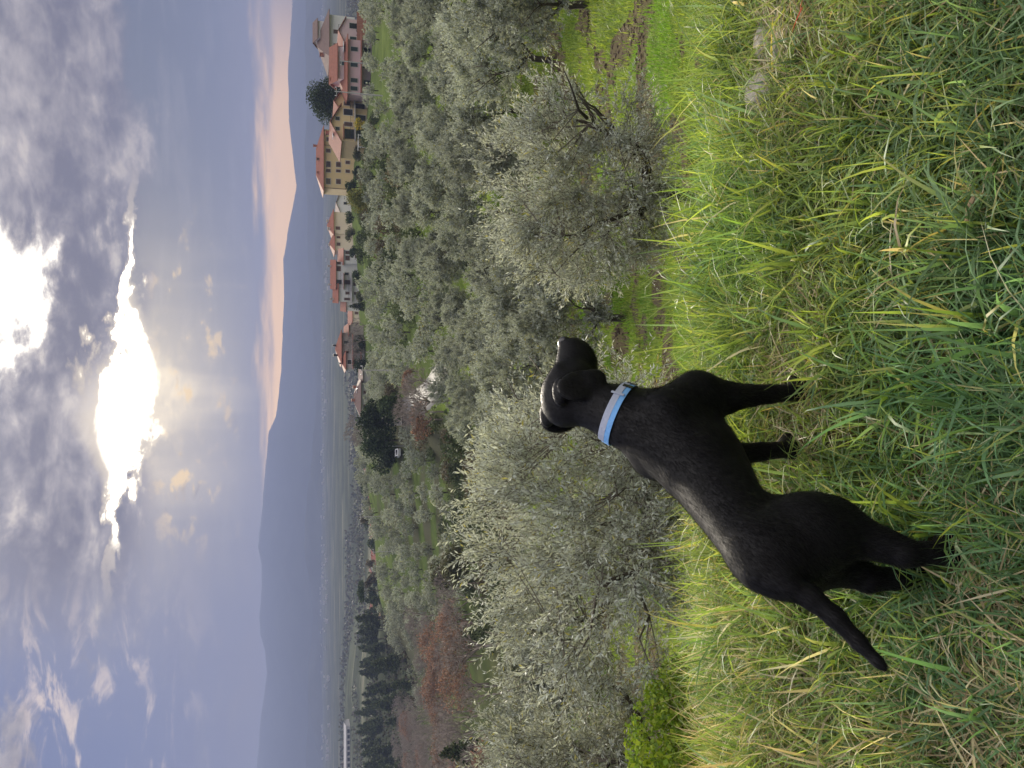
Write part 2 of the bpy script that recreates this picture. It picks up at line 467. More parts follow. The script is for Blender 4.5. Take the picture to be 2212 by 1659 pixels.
def ground_mat():
    m, nt, out = new_mat('meadow_ground')
    S.tree = nt
    N = nt.nodes; L = nt.links.new
    geo = N.new('ShaderNodeNewGeometry')
    def noise(scale, detail=5, rough=.55, off=0, sc=(1, 1, 1)):
        mp = N.new('ShaderNodeMapping'); L(geo.outputs['Position'], mp.inputs[0]); mp.inputs['Location'].default_value = (off, off, 0)
        mp.inputs['Scale'].default_value = sc
        n = N.new('ShaderNodeTexNoise'); L(mp.outputs[0], n.inputs[0])
        n.inputs['Scale'].default_value = scale; n.inputs['Detail'].default_value = detail; n.inputs['Roughness'].default_value = rough
        return S(n.outputs[0])
    sep = N.new('ShaderNodeSeparateXYZ'); L(geo.outputs['Position'], sep.inputs[0])
    sn = N.new('ShaderNodeSeparateXYZ'); L(geo.outputs['Normal'], sn.inputs[0])
    x, y, z = (S(sep.outputs[i]) for i in range(3))
    va = N.new('ShaderNodeAttribute'); va.attribute_name = 'Col'
    va = S(va.outputs['Fac'])
    a = noise(.9, 8, .65); b = noise(.11, 6, .6, 5); c = noise(9, 6, .7, 9); d = noise(.012, 6, .55, 2); e = noise(.0016, 7, .6, 4)
    g = mixc(ss(a, .35, .65), (.07, .115, .022), (.145, .20, .036))
    g = mixc(ss(b, .45, .7) * .6, g, (.11, .15, .05))
    g = mixc(ss(c, .35, .75) * .45, g, (.21, .25, .06))
    soil = mixc(c, (.055, .042, .030), (.13, .10, .07))
    bare = ss(va + (c - .5) * .5, .35, .6)
    g = mixc(bare * .9, g, soil)
    # thatch and soil under the long grass of the bank
    g = mixc(ss(y, 4.0, 2.6), g, mixc(c, (.06, .05, .028), (.19, .16, .075)))
    sx = x / y.max(1.0)
    floor_ = ss(sx, -.27, -.33) * ss(y, 75, 95) * ss(y, 560, 420)
    g = mixc(floor_ * ss(b, .3, .5), g, mixc(c, (.06, .05, .035), (.11, .09, .06)))
    # steep terrace faces: stones and dry grass
    steep = ss(S(sn.outputs[2]), .96, .90) * ss(y, 90, 130)
    g = mixc(steep, g, mixc(c, (.07, .07, .04), (.14, .13, .085)))
    # valley floor: fields, woods, built-up strips
    f1 = mixc(ss(d + (b - .5) * .5, .42, .60), (.05, .056, .034), (.085, .092, .055))
    f1 = mixc(ss(e, .45, .62), f1, (.05, .055, .035))
    f1 = mixc(ss(noise(.006, 3, .5, 8, (1, 3, 1)), .56, .66) * .6, f1, (.20, .19, .13))
    g = mixc(ss(y, 80, 130) * .75, g, mixc(ss(b, .4, .65), (.06, .08, .032), (.10, .125, .045)))
    g = mixc(steep * .8, g, mixc(c, (.07, .07, .04), (.14, .13, .085)))
    g = mixc(ss(y, 285, 380), g, f1)
    bs = N.new('ShaderNodeBsdfPrincipled'); bs.inputs['Roughness'].default_value = .9; bs.inputs['Specular IOR Level'].default_value = .0
    L(g.s, bs.inputs['Base Color'])
    bp = N.new('ShaderNodeBump'); bp.inputs['Strength'].default_value = .8; bp.inputs['Distance'].default_value = .08
    L((c * .6 + a).s, bp.inputs['Height']); L(bp.outputs[0], bs.inputs['Normal'])
    L(bs.outputs[0], out.inputs[0])
    S.tree = WT
    return m

def bare_soil(X, Y):
    m = fbm(X * .8 + 2, Y * .8, 51, 4) + .12 * (fbm(X * 5, Y * 5, 52, 2) - .5)
    return sstep(m, .50, .56) * sstep(Y, 3.2, 5.0) * sstep(-Y, -55, -30)

def build_terrain():
    r = [.15]
    while r[-1] < 7200:
        q = r[-1]
        k = .030 if q < 1.5 else .018 if q < 8 else .03 if q < 110 else .0085 if q < 290 else .03 if q < 900 else .06
        r.append(q * (1 + k))
    r = np.array(r)
    an = np.concatenate([np.linspace(-180, -48, 34)[:-1], np.linspace(-48, 48, 200), np.linspace(48, 180, 34)[1:-1]])
    R, A = np.meshgrid(r, np.radians(an), indexing='ij')
    X = R * np.sin(A); Y = R * np.cos(A)
    Z = ground_z(X, Y)
    nr, na = R.shape
    V = np.stack([X, Y, Z], -1).reshape(-1, 3)
    i, j = np.meshgrid(np.arange(nr - 1), np.arange(na), indexing='ij')
    j2 = (j + 1) % na
    F = np.stack([i * na + j, i * na + j2, (i + 1) * na + j2, (i + 1) * na + j], -1).reshape(-1, 4)[:, ::-1]
    V = np.vstack([V, [[0, 0, float(ground_z(np.array(0.), np.array(.01)))]]])
    bs_ = bare_soil(V[:, 0], V[:, 1])
    me = mesh_np('ground', V, F, ground_mat(), np.repeat(bs_[:, None], 3, 1), smooth=True)
    # close the centre
    o = tag(link('ground', me), kind='structure')
    return o

# silhouette of the mountains: picture (y, x)
RIDGE = [(-900, 600), (-500, 640), (-200, 615), (0, 632), (60, 629), (150, 622), (260, 624), (330, 632), (400, 640), (440, 634), (480, 625), (560, 612), (640, 614), (700, 611), (800, 607), (850, 603), (900, 596), (935, 580), (1000, 575), (1080, 568), (1180, 558), (1215, 566), (1270, 565), (1330, 560), (1370, 563), (1400, 573), (1450, 577), (1500, 570), (1560, 562), (1659, 555), (1900, 565), (2300, 590)]
def build_mountains():
    m = plain('mountain_woods', (.05, .055, .042), 1.0, .0, .55, .006)
    for name, Y0, Yr, dv, seed, lab in (('mountain_range', 4300, 5700, 0, 3, 0), ('near_hills', 3300, 4200, 1, 9, 1)):
        ys = np.linspace(-800, 2250, 420)
        if lab == 0:
            vv = np.interp(ys, [a for a, b in RIDGE], [b for a, b in RIDGE]) + 3.0 * (fbm(ys * .03, ys * 0, 4, 4) - .5)
        else:
            vv = 662 + 34 * (fbm(ys * .0045 + 3, ys * 0, 12, 4) - .5) + np.interp(ys, [-800, 300, 900, 1659], [-12, -4, 12, 4])
        k = np.tan(PITCH + np.arctan((vv - 1106) / FPX))
        top = EYE.z - Yr * k
        s = -(ys - 829.5) / FPX / (cp + .30 * sp)
        rows = 26
        V = []
        for q in range(rows):
            t = q / (rows - 1)
            if t <= .8:
                u = t / .8; Y = Y0 + (Yr - Y0) * u
                prof = u ** 1.25
            else:
                u = (t - .8) / .2; Y = Yr + 400 * u; prof = 1 - u * .9
            X = s * Yr * (.8 + .2 * Y / Yr)
            rough = (fbm(X * .0026 + 3, np.full_like(X, Y * .0022), seed, 5) - .5) * 190 * min(1, 4 * (t / .8) * max(0, 1 - t / .8)) if t < .8 else 0
            Z = -75 + (top + 75) * prof + rough
            V.append(np.stack([X, np.full_like(X, Y), np.maximum(Z, -90)], -1))
        V = np.array(V); na = len(ys)
        i, j = np.meshgrid(np.arange(rows - 1), np.arange(na - 1), indexing='ij')
        F = np.stack([i * na + j, (i + 1) * na + j, (i + 1) * na + j + 1, i * na + j + 1], -1).reshape(-1, 4)
        tag(link(name, mesh_np(name, V, F, m, smooth=True)), kind='structure')

def build_haze():
    m, nt, out = new_mat('valley_haze')
    v = nt.nodes.new('ShaderNodeVolumePrincipled')
    v.inputs['Color'].default_value = (.20, .24, .39, 1)
    v.inputs['Density'].default_value = HAZE
    v.inputs['Anisotropy'].default_value = .1
    nt.links.new(v.outputs[0], out.inputs['Volume'])
    b = MB().box((0, 0, 130), (16000, 16000, 470))
    o = b.build('haze', m)
    o['kind'] = 'stuff'
HAZE = 2.9e-4

# ================================================================== plants
MT = {}
def mats():
    MT['olive'] = leafy('olive_leaf', (1, 1, 1), (1.4, 1.4, 1.5), .25, .6, .22, .16, (1.2, 1.15, .8))
    MT['olive_far'] = leafy('olive_foliage', (1, 1, 1), None, .25, .7, .12, .22, (1.1, 1.1, .8))
    MT['evergreen'] = leafy('evergreen_foliage', (1, 1, 1), None, .15, .7, .1, .2)
    MT['grass'] = leafy('grass_blade', (1, 1, 1), None, .48, .5, .3, 0, (1.3, 1.3, .72))
    MT['dry'] = leafy('dry_leaf', (1, 1, 1), None, .3, .7, .15, .2, (1.2, 1, .8))
    MT['bark'] = plain('olive_bark', (.075, .065, .052), .9, .15, .5, 9, .8, 30)
    MT['twig'] = plain('twig_bark', (.13, .115, .095), .85, .15, .3, 5)
    MT['barewood'] = plain('bare_branches', (.23, .195, .175), .9, .1, .25, .8)
    MT['stone'] = plain('field_stone', (.30, .275, .235), .85, .25, .35, 6, .6, 18)

rs = np.random.RandomState

def unit(v):
    return v / np.maximum(np.linalg.norm(v, axis=-1, keepdims=True), 1e-9)

def leaf_quads(P, D, Nn, ln, wd, fold=.12):
    """leaves as bent four-cornered blades; P base, D direction, Nn rough normal"""
    D = unit(D); side = unit(np.cross(D, Nn)); up = np.cross(side, D)
    ln = ln[:, None]; wd = wd[:, None]
    v0 = P; v2 = P + D * ln - up * ln * .06
    m = P + D * ln * .48 + up * ln * .05
    v1 = m + side * wd * .5 + up * wd * fold; v3 = m - side * wd * .5 + up * wd * fold
    V = np.stack([v0, v1, v2, v3], 1).reshape(-1, 3)
    F = np.arange(len(V), dtype=np.int32).reshape(-1, 4)
    return V, F

def tri_tubes(A, B, ra, rb):
    """three-sided thin rods from A to B"""
    D = unit(B - A); h = np.where(np.abs(D[:, 2:3]) > .9, np.array([[1., 0, 0]]), np.array([[0., 0, 1]]))
    u = unit(np.cross(D, h)); w = np.cross(D, u)
    vs = []
    for P, r in ((A, ra), (B, rb)):
        for k in range(3):
            a = 2.0944 * k
            vs.append(P + (u * math.cos(a) + w * math.sin(a)) * r[:, None])
    V = np.stack(vs, 1).reshape(-1, 3)
    b = np.arange(len(A))[:, None] * 6
    F = np.concatenate([b + np.array([[0, 1, 4, 3]]), b + np.array([[1, 2, 5, 4]]), b + np.array([[2, 0, 3, 5]])], 0)
    return V, F.astype(np.int32)

def wiggle(R, a, b, n, amp):
    a = np.array(a, float); b = np.array(b, float)
    pts = [a + (b - a) * t for t in np.linspace(0, 1, n)]
    L_ = np.linalg.norm(b - a)
    off = np.cumsum(R.normal(0, amp * L_ / n, (n, 3)), 0); off -= np.linspace(0, 1, n)[:, None] * off[-1]
    return [p + o for p, o in zip(pts, off)]

def make_olive(seed, H, W, nleaf, leaf, nclust, fork=.25, cz=.58, cr=.40, lean=(0, 0), limbs=4, tw=0, side=8, bark_r=.13, tops=None):
    """returns (trunk mesh, crown mesh); H height, W crown width"""
    R = rs(seed)
    tb = MB()
    fz = H * fork
    f = np.array([lean[0], lean[1], fz])
    base = wiggle(R, (0, 0, -.35), f, 6, .18)
    tb.tube(base, [bark_r * 1.5, bark_r * 1.15, bark_r, bark_r * .95, bark_r * .95, bark_r], side)
    nodes = []
    cz0 = H * cz
    for i in range(limbs):
        a = 2 * math.pi * (i + R.rand() * .5) / limbs
        rr = W * (.24 + .12 * R.rand())
        e = f + np.array([math.cos(a) * rr, math.sin(a) * rr, H * (.28 + .2 * R.rand())])
        mid = (f + e) / 2 + np.array([math.cos(a) * rr * .25, math.sin(a) * rr * .25, -.03 * H])
        l1 = wiggle(R, f * .98, mid, 4, .2)[:-1] + wiggle(R, mid, e, 5, .2)
        r0 = bark_r * (.38 + .2 * R.rand())
        tb.tube(l1, np.linspace(r0, r0 * .4, len(l1)), max(4, side - 2))
        nodes += [np.array(p) for p in l1[3:]]
        for q in range(3):
            t = l1[3 + q * 2 if 3 + q * 2 < len(l1) else -1]
            a2 = a + R.normal(0, .9); r2 = W * (.14 + .16 * R.rand())
            e2 = np.array(t) + np.array([math.cos(a2) * r2, math.sin(a2) * r2, H * (.06 + .26 * R.rand())])
            l2 = wiggle(R, t, e2, 5, .25)
            tb.tube(l2, np.linspace(r0 * .4, r0 * .12, 5), max(3, side - 4))
            nodes += [np.array(p) for p in l2[1:]]
    nodes = np.array(nodes)
    # clusters of sprays spread through the crown
    C = []
    while len(C) < nclust:
        p = R.normal(size=3); p /= np.linalg.norm(p)
        rr = (R.rand() ** .45)
        p = p * rr
        c = np.array([p[0] * W * .47, p[1] * W * .47, cz0 + p[2] * H * cr])
        if p[2] < -.75 and R.rand() < .5: continue
        sq = 1 - .22 * max(0, -p[2])
        c[:2] = c[:2] * sq + f[:2] * .6
        C.append(c)
    C = np.array(C)
    # uneven outline
    C[:, 2] += (vnoise(C[:, 0] * 1.6 / W * 3, C[:, 1] * 1.6 / W * 3, seed) - .5) * H * .12
    near = nodes[np.argmin(((C[:, None] - nodes[None]) ** 2).sum(-1), 1)]
    TA = [near]; TB = [C]; RA = [np.full(nclust, bark_r * .085)]; RB = [np.full(nclust, bark_r * .04)]
    ntw = max(1, int(nleaf / nclust / 18)) if not tw else tw
    per = max(4, int(nleaf / nclust / ntw))
    ctr = np.array([f[0] * .6, f[1] * .6, cz0])
    out = unit((C - ctr) / np.array([W * .5, W * .5, H * .4]))
    # twigs
    CB = np.repeat(C, ntw, 0); OB = np.repeat(out, ntw, 0); NB = np.repeat(near, ntw, 0)
    t = R.rand(len(CB), 1) * .45
    A = CB + (NB - CB) * t * .6 + R.normal(0, W * .02, (len(CB), 3))
    tl = (W * .09 * (.6 + .9 * R.rand(len(CB))) + .09)[:, None]
    D = unit(OB * .7 + R.normal(0, .55, (len(CB), 3)) + np.array([[0, 0, .55]]))
    droop = R.rand(len(CB), 1) * .5
    B = A + D * tl - np.array([[0, 0, 1.]]) * tl * droop * (1 - np.clip(OB[:, 2:3], 0, 1))
    TA.append(A); TB.append(B); RA.append(np.full(len(A), bark_r * .035)); RB.append(np.full(len(A), bark_r * .012))
    # leaves along the twigs
    k = np.tile(np.arange(per), len(A))
    u = (.08 + .95 * (k + R.rand(len(k)) * .5) / per)[:, None]
    AA = np.repeat(A, per, 0); BB = np.repeat(B, per, 0)
    TD = unit(BB - AA)
    P = AA + (BB - AA) * u
    rnd = unit(np.cross(TD, R.normal(size=TD.shape)))
    LD = unit(TD * .75 + rnd * .8 + np.array([[0, 0, .1]]))
    Nn = unit(R.normal(0, .75, P.shape) + np.array([[0, 0, .8]]))
    ln = leaf * (.65 + .6 * R.rand(len(P))); wd = ln * (.22 + .08 * R.rand(len(P)))
    if leaf > .1: wd = ln * (.36 + .2 * R.rand(len(P)))
    V, F = leaf_quads(P, LD, Nn, ln, wd)
    v = (.75 + .5 * R.rand(len(P)))[:, None]
    tint = np.array([[.335, .36, .305]]) * v
    yel = R.rand(len(P)) < .03
    tint[yel] = np.array([.30, .28, .08])
    cols = np.repeat(tint, 4, 0)
    V2, F2 = tri_tubes(np.vstack(TA), np.vstack(TB), np.concatenate(RA), np.concatenate(RB))
    n1 = len(V)
    Vc = np.vstack([V, V2]); Fc = np.vstack([F, F2 + n1])
    cc = np.vstack([cols, np.full((len(V2), 3), .2)])
    mi = np.concatenate([np.zeros(len(F), int), np.ones(len(F2), int)])
    crown = mesh_np('olive_crown', Vc, Fc, [MT['olive'] if leaf < .1 else MT['olive_far'], MT['twig']], cc, midx=mi)
    trunk = tb.data('olive_trunk', MT['bark'], True)
    return trunk, crown

def plant(name, trunk, crown, label, cat, loc, rz=0.0, sc=1.0, group=None, tn='trunk', cn='crown'):
    o = thing(name, label, cat, loc, rz, group, (sc, sc, sc) if not isinstance(sc, tuple) else sc)
    if trunk: link(tn, trunk, o)
    if crown: link(cn, crown, o)
    return o

def blob_crown(name, seed, blobs, nface, size, cols, mat, flat=0.0, shell=.5):
    """leaf clumps spread through a set of ellipsoids: (centre, radii)"""
    R = rs(seed)
    blobs = [(np.array(c, float), np.array(r, float)) for c, r in blobs]
    vol = np.array([np.prod(r) ** .67 for c, r in blobs]); vol /= vol.sum()
    Ps, Ns = [], []
    for (c, r), w in zip(blobs, vol):
        n = max(3, int(nface * w))
        d = unit(R.normal(size=(n, 3))); q = R.rand(n, 1) ** (shell * .6)
        q = q * (1 + .22 * (vnoise(d[:, 0] * 3 + c[0], d[:, 1] * 3 + d[:, 2] * 2 + c[1], seed)[:, None] - .4))
        Ps.append(c + d * q * r); Ns.append(unit(d / r))
    P = np.vstack(Ps); Nn = np.vstack(Ns)
    n = len(P)
    D = unit(R.normal(size=(n, 3)) + Nn * .5 + np.array([[0, 0, flat]]))
    N2 = unit(Nn * .7 + R.normal(0, .7, (n, 3)) + np.array([[0, 0, .4]]))
    ln = size * (.6 + .8 * R.rand(n)); wd = ln * (.45 + .35 * R.rand(n))
    V, F = leaf_quads(P - D * ln[:, None] * .5, D, N2, ln, wd, .2)
    c = np.array(cols)[R.randint(0, len(cols), n)] * (.7 + .6 * R.rand(n, 1))
    return mesh_np(name, V, F, mat, np.repeat(c, 4, 0))

def make_bare(seed, H, W, levels=(5, 4, 5, 6), r0=.12, mat=None, dry=0, drycol=None):
    """leafless tree: forked trunk and a haze of fine twigs, optionally hung with dead leaves"""
    R = rs(seed)
    tb = MB()
    base = wiggle(R, (0, 0, -.4), (R.normal(0, .1), R.normal(0, .1), H * .3), 5, .12)
    tb.tube(base, np.linspace(r0 * 1.3, r0, 5), 6)
    A, B, RA, RB = [], [], [], []
    cur = [(np.array(base[-1]), np.array([0, 0, 1.]), H * .34, r0 * .8)]
    tips = []
    for li, n in enumerate(levels):
        nxt = []
        for p, d, l, r in cur:
            for k in range(n):
                a = 2 * math.pi * (k + R.rand()) / n
                u = unit(np.cross(d, np.array([.3, 1, .2]))); w = np.cross(d, u)
                sp_ = (.45 + .5 * R.rand()) * (W / H) * 1.6
                nd = unit(d + (u * math.cos(a) + w * math.sin(a)) * sp_ + np.array([0, 0, .25]))
                st = p - d * l * R.rand() * .45 if li else p
                ll = l * (.75 + .4 * R.rand())
                e = st + nd * ll
                A.append(st); B.append(e); RA.append(r); RB.append(r * .55)
                nxt.append((e, nd, l * .58, r * .5))
                if li >= len(levels) - 2: tips.append(e)
        cur = nxt
    A, B, RA, RB = np.array(A), np.array(B), np.maximum(np.array(RA), .026), np.maximum(np.array(RB), .018)
    V, F = tri_tubes(A, B, RA, RB)
    # fit height and width
    top = V[:, 2].max(); sc = H / top
    V = V * np.array([1, 1, sc]); wd = np.percentile(np.abs(V[:, :2]), 97) * 2
    ax = W / wd
    V[:, :2] = V[:, :2] * ax
    cols = np.full((len(V), 3), .2); mi = np.zeros(len(F), int); ms = [mat or MT['barewood']]
    if dry:
        T = np.array(tips) * np.array([ax, ax, sc])
        P = T[R.randint(0, len(T), dry)] + R.normal(0, W * .03, (dry, 3))
        Vl, Fl = leaf_quads(P, R.normal(size=P.shape), R.normal(size=P.shape), .30 * (.6 + .8 * R.rand(dry)), .20 * (.6 + .8 * R.rand(dry)))
        c = np.array(drycol) * (.6 + .8 * R.rand(dry, 1))
        mi = np.concatenate([mi, np.ones(len(Fl), int)]); F = np.vstack([F, Fl + len(V)]); V = np.vstack([V, Vl])
        cols = np.vstack([cols, np.repeat(c, 4, 0)]); ms.append(MT['dry'])
    crown = mesh_np('bare_crown', V, F, ms, cols, midx=mi)
    return tb.data('bare_trunk', mat or MT['barewood'], True), crown

# ---------------------------------------------------------------- grass blades
def blades(P, ln, wd, tilt, az, bend, cols, segs=4, roll=None, tipc=None, R=None):
    n = len(P)
    q = P.copy(); pts = [q.copy()]
    th = tilt.copy()
    for k in range(segs):
        th = tilt + bend * ((k + .5) / segs) ** 1.4
        st = np.stack([np.sin(th) * np.cos(az), np.sin(th) * np.sin(az), np.cos(th)], -1) * (ln / segs)[:, None]
        q = q + st; pts.append(q.copy())
    sd = np.stack([-np.sin(az), np.cos(az), np.zeros(n)], -1)
    if roll is not None:
        up = np.stack([-np.cos(az) * np.cos(th), -np.sin(az) * np.cos(th), np.sin(th)], -1)
        sd = sd * np.cos(roll)[:, None] + up * np.sin(roll)[:, None]
    prof = [.75, 1.0, .9, .62, .30, .0] if segs == 5 else [.8, 1.0, .85, .5, .0] if segs == 4 else [.9, 1.0, .6, 0] if segs == 3 else [1, .75, 0]
    V = []
    for k, p in enumerate(pts):
        w = (wd * .5 * prof[k])[:, None]
        V += [p - sd * w, p + sd * w]
    V = np.stack(V, 1)
    m = (segs + 1) * 2
    b = np.arange(n)[:, None] * m
    F = np.concatenate([b + np.array([[2 * k, 2 * k + 1, 2 * k + 3, 2 * k + 2]]) for k in range(segs)], 0)
    C = np.repeat(cols[:, None, :], m, 1)
    if tipc is not None:
        for k in range(segs + 1):
            f = (k / segs) ** 2
            C[:, 2 * k:2 * k + 2] = C[:, 2 * k:2 * k + 2] * (1 - f) + tipc[:, None, :] * f
    return V.reshape(-1, 3), F.astype(np.int32), C.reshape(-1, 3), np.stack(pts, 1)

G_GREEN = np.array([[.16, .225, .05], [.21, .28, .06], [.28, .335, .075], [.12, .18, .05], [.17, .235, .09]])
G_BLUE = np.array([[.11, .19, .085], [.16, .25, .125], [.09, .155, .065]])
G_YEL = np.array([[.32, .34, .07], [.40, .33, .10], [.46, .40, .20]])
G_STRAW = np.array([[.48, .41, .27], [.58, .51, .36], [.42, .34, .21], [.32, .25, .15]])

def pick(R, pal, n):
    return pal[R.randint(0, len(pal), n)] * (.78 + .44 * R.rand(n, 1))

DOG_SDF = None
def build_grass():
    R = rs(5)
    Vs, Fs, Cs = [], [], []
    off = 0
    def add(V, F, C):
        nonlocal off
        Vs.append(V); Fs.append(F + off); Cs.append(C); off += len(V)
    def cull(P, pts_fn):
        return pts_fn
    def batch(n, xr, yr, lnf, wdr, segs, seed, lying=False, pal=None, dens=None, clump=True):
        R = rs(seed)
        if clump:
            nc = max(1, n // 14)
            cxy = np.stack([R.uniform(*xr, nc), R.uniform(*yr, nc)], -1)
            if dens is not None:
                cxy = cxy[R.rand(nc) < dens(cxy[:, 0], cxy[:, 1])]; nc = len(cxy)
            ci = R.randint(0, nc, n)
            o = R.normal(0, .026, (n, 2))
            xy = cxy[ci] + o
            caz = R.uniform(0, 6.283, nc)
            az = np.arctan2(o[:, 1], o[:, 0]) + R.normal(0, .5, n)
            m = R.rand(n) < .45
            az[m] = caz[ci][m] + R.normal(0, .35, m.sum())
            clen = (.75 + .5 * R.rand(nc))[ci]
        else:
            xy = np.stack([R.uniform(*xr, n), R.uniform(*yr, n)], -1)
            if dens is not None: xy = xy[R.rand(n) < dens(xy[:, 0], xy[:, 1])]
            az = R.uniform(0, 6.283, len(xy)); clen = np.ones(len(xy))
        n = len(xy)
        z = ground_z(xy[:, 0], xy[:, 1])
        P = np.stack([xy[:, 0], xy[:, 1], z - .01], -1)
        ln = lnf(xy[:, 0], xy[:, 1]) * clen * (.55 + .75 * R.rand(n))
        wd = R.uniform(*wdr, n)
        if lying:
            tilt = R.uniform(1.0, 1.5, n); bend = R.uniform(-.1, .5, n); P[:, 2] += R.uniform(.01, .06, n)
        else:
            tilt = np.abs(R.normal(.30, .30, n)); bend = np.abs(R.normal(1.1, .6, n))
            long_ = R.rand(n) < .25
            bend[long_] += .7
        x, y = xy[:, 0], xy[:, 1]
        dryw = np.clip(sstep(-x, .25, 1.1) * .55 + .10 * (fbm(x * 2.2, y * 2.2, 9, 3) > .56) , 0, .7)
        blue = sstep(-y, -1.9, -1.25) * .75 + .12
        u = R.rand(n)
        c = pick(R, G_GREEN, n)
        b_ = R.rand(n) < blue; c[b_] = pick(R, G_BLUE, b_.sum())
        yl = u < .03; c[yl] = pick(R, G_YEL, yl.sum())
        dr = (u > 1 - dryw * (1.0 if lying else .35)); c[dr] = pick(R, G_STRAW, dr.sum())
        pv = fbm(x * 4.5, y * 4.5, 91, 3); c = c * (.72 + .90 * pv[:, None])
        c[:, 0] *= .76 + .44 * fbm(x * 2.1 + 9, y * 2.1, 92, 3)
        if pal is not None: c = pick(R, pal, n)
        tip = c.copy(); ty = R.rand(n) < .10; tip[ty] = pick(R, G_YEL, ty.sum())
        V, F, C, pts = blades(P, ln, wd, tilt, az, bend, c, segs, R.normal(0, .5, n), tip)
        if DOG_SDF is not None:
            bad = np.zeros(n, bool)
            inb = (np.abs(x + .25) < 1.0) & (np.abs(y - 1.75) < 1.0)
            ii = np.where(inb)[0]
            if len(ii):
                dd = DOG_SDF(pts[ii].reshape(-1, 3)).reshape(len(ii), -1)
                bad[ii] = (dd.min(1) < .004)
            keep = ~bad
            m = (segs + 1) * 2
            V = V.reshape(n, m, 3)[keep].reshape(-1, 3); C = C.reshape(n, m, 3)[keep].reshape(-1, 3)
            nk = keep.sum()
            b0 = np.arange(nk)[:, None] * m
            F = np.concatenate([b0 + np.array([[2 * k, 2 * k + 1, 2 * k + 3, 2 * k + 2]]) for k in range(segs)], 0).astype(np.int32)
        add(V, F, C)
    def height(x, y):
        h = .105 + .10 * fbm(x * 1.7 + 5, y * 1.7, 21, 3) + .055 * sstep(y, 2.0, 2.6)
        h = h * (1 - .35 * np.exp(-(((x + .05) / .28) ** 2 + ((y - 1.98) / .22) ** 2)))
        bare = sstep(x, .75, 1.15) * sstep(y, 1.75, 1.95) * sstep(-y, -2.35, -2.15)
        return h * (1 - .55 * bare)
    def dens(x, y):
        d = .45 + .9 * fbm(x * 2.6, y * 2.6, 40, 3)
        # trodden, stony spot at the right and the litter patch by the front paws
        d = d * (1 - .82 * sstep(x, .80, 1.2) * sstep(y, 1.80, 1.98) * sstep(-y, -2.32, -2.12))
        d = d * (1 - .6 * np.exp(-(((x + .12) / .22) ** 2 + ((y - 2.08) / .12) ** 2)))
        return d
    batch(58000, (-2.2, 2.2), (.85, 3.0), height, (.0036, .0085), 5, 1, dens=dens)
    batch(5000, (-2.2, 2.2), (.85, 2.9), lambda x, y: height(x, y) * 1.45, (.0075, .0125), 5, 2, dens=dens)
    batch(20000, (-2.2, 2.2), (.85, 3.0), lambda x, y: .15 + 0 * x, (.003, .007), 4, 3, lying=True, clump=False)
    batch(6500, (-2.2, 2.2), (.85, 3.0), lambda x, y: .13 + 0 * x, (.0025, .006), 3, 33, lying=True, pal=G_STRAW, clump=False, dens=lambda x, y: .25 + 1.2 * (fbm(x * 3.0, y * 3.0, 66, 3) > .53))
    batch(9000, (-2.2, -.2), (1.0, 3.0), lambda x, y: .15 + 0 * x, (.0025, .006), 4, 4, lying=True, pal=G_STRAW, clump=False,
          dens=lambda x, y: sstep(-x, .1, .8) * (fbm(x * 2.4, y * 2.4, 60, 3) > .47))
    batch(2600, (.7, 1.9), (1.75, 2.4), lambda x, y: .09 + 0 * x, (.0015, .004), 3, 6, lying=True, pal=G_STRAW, clump=False)
    batch(1600, (-.5, .35), (1.85, 2.45), lambda x, y: .10 + 0 * x, (.002, .005), 3, 7, lying=True, pal=G_STRAW, clump=False)
    # tall thin stalks on the lip of the bank
    batch(900, (-2.2, 2.2), (2.3, 3.0), lambda x, y: .27 + 0 * x, (.002, .004), 5, 8, clump=False)
    batch(420, (-2.0, -.7), (2.1, 3.0), lambda x, y: .34 + 0 * x, (.0015, .003), 5, 9, pal=G_STRAW, clump=False)
    # the rest of the bank, out of the picture
    batch(16000, (-4.2, -2.2), (-.8, 3.2), lambda x, y: height(x, y), (.004, .008), 3, 10)
    batch(16000, (2.2, 4.2), (-.8, 3.2), lambda x, y: height(x, y), (.004, .008), 3, 11)
    batch(9000, (-2.2, 2.2), (-1.0, .85), lambda x, y: height(x, y), (.004, .008), 3, 12)
    me = mesh_np('long_grass', np.vstack(Vs), np.vstack(Fs), MT['grass'], np.vstack(Cs))
    tag(link('long_grass', me), 'long green and straw coloured grass on the bank under the dog', 'grass', kind='stuff')

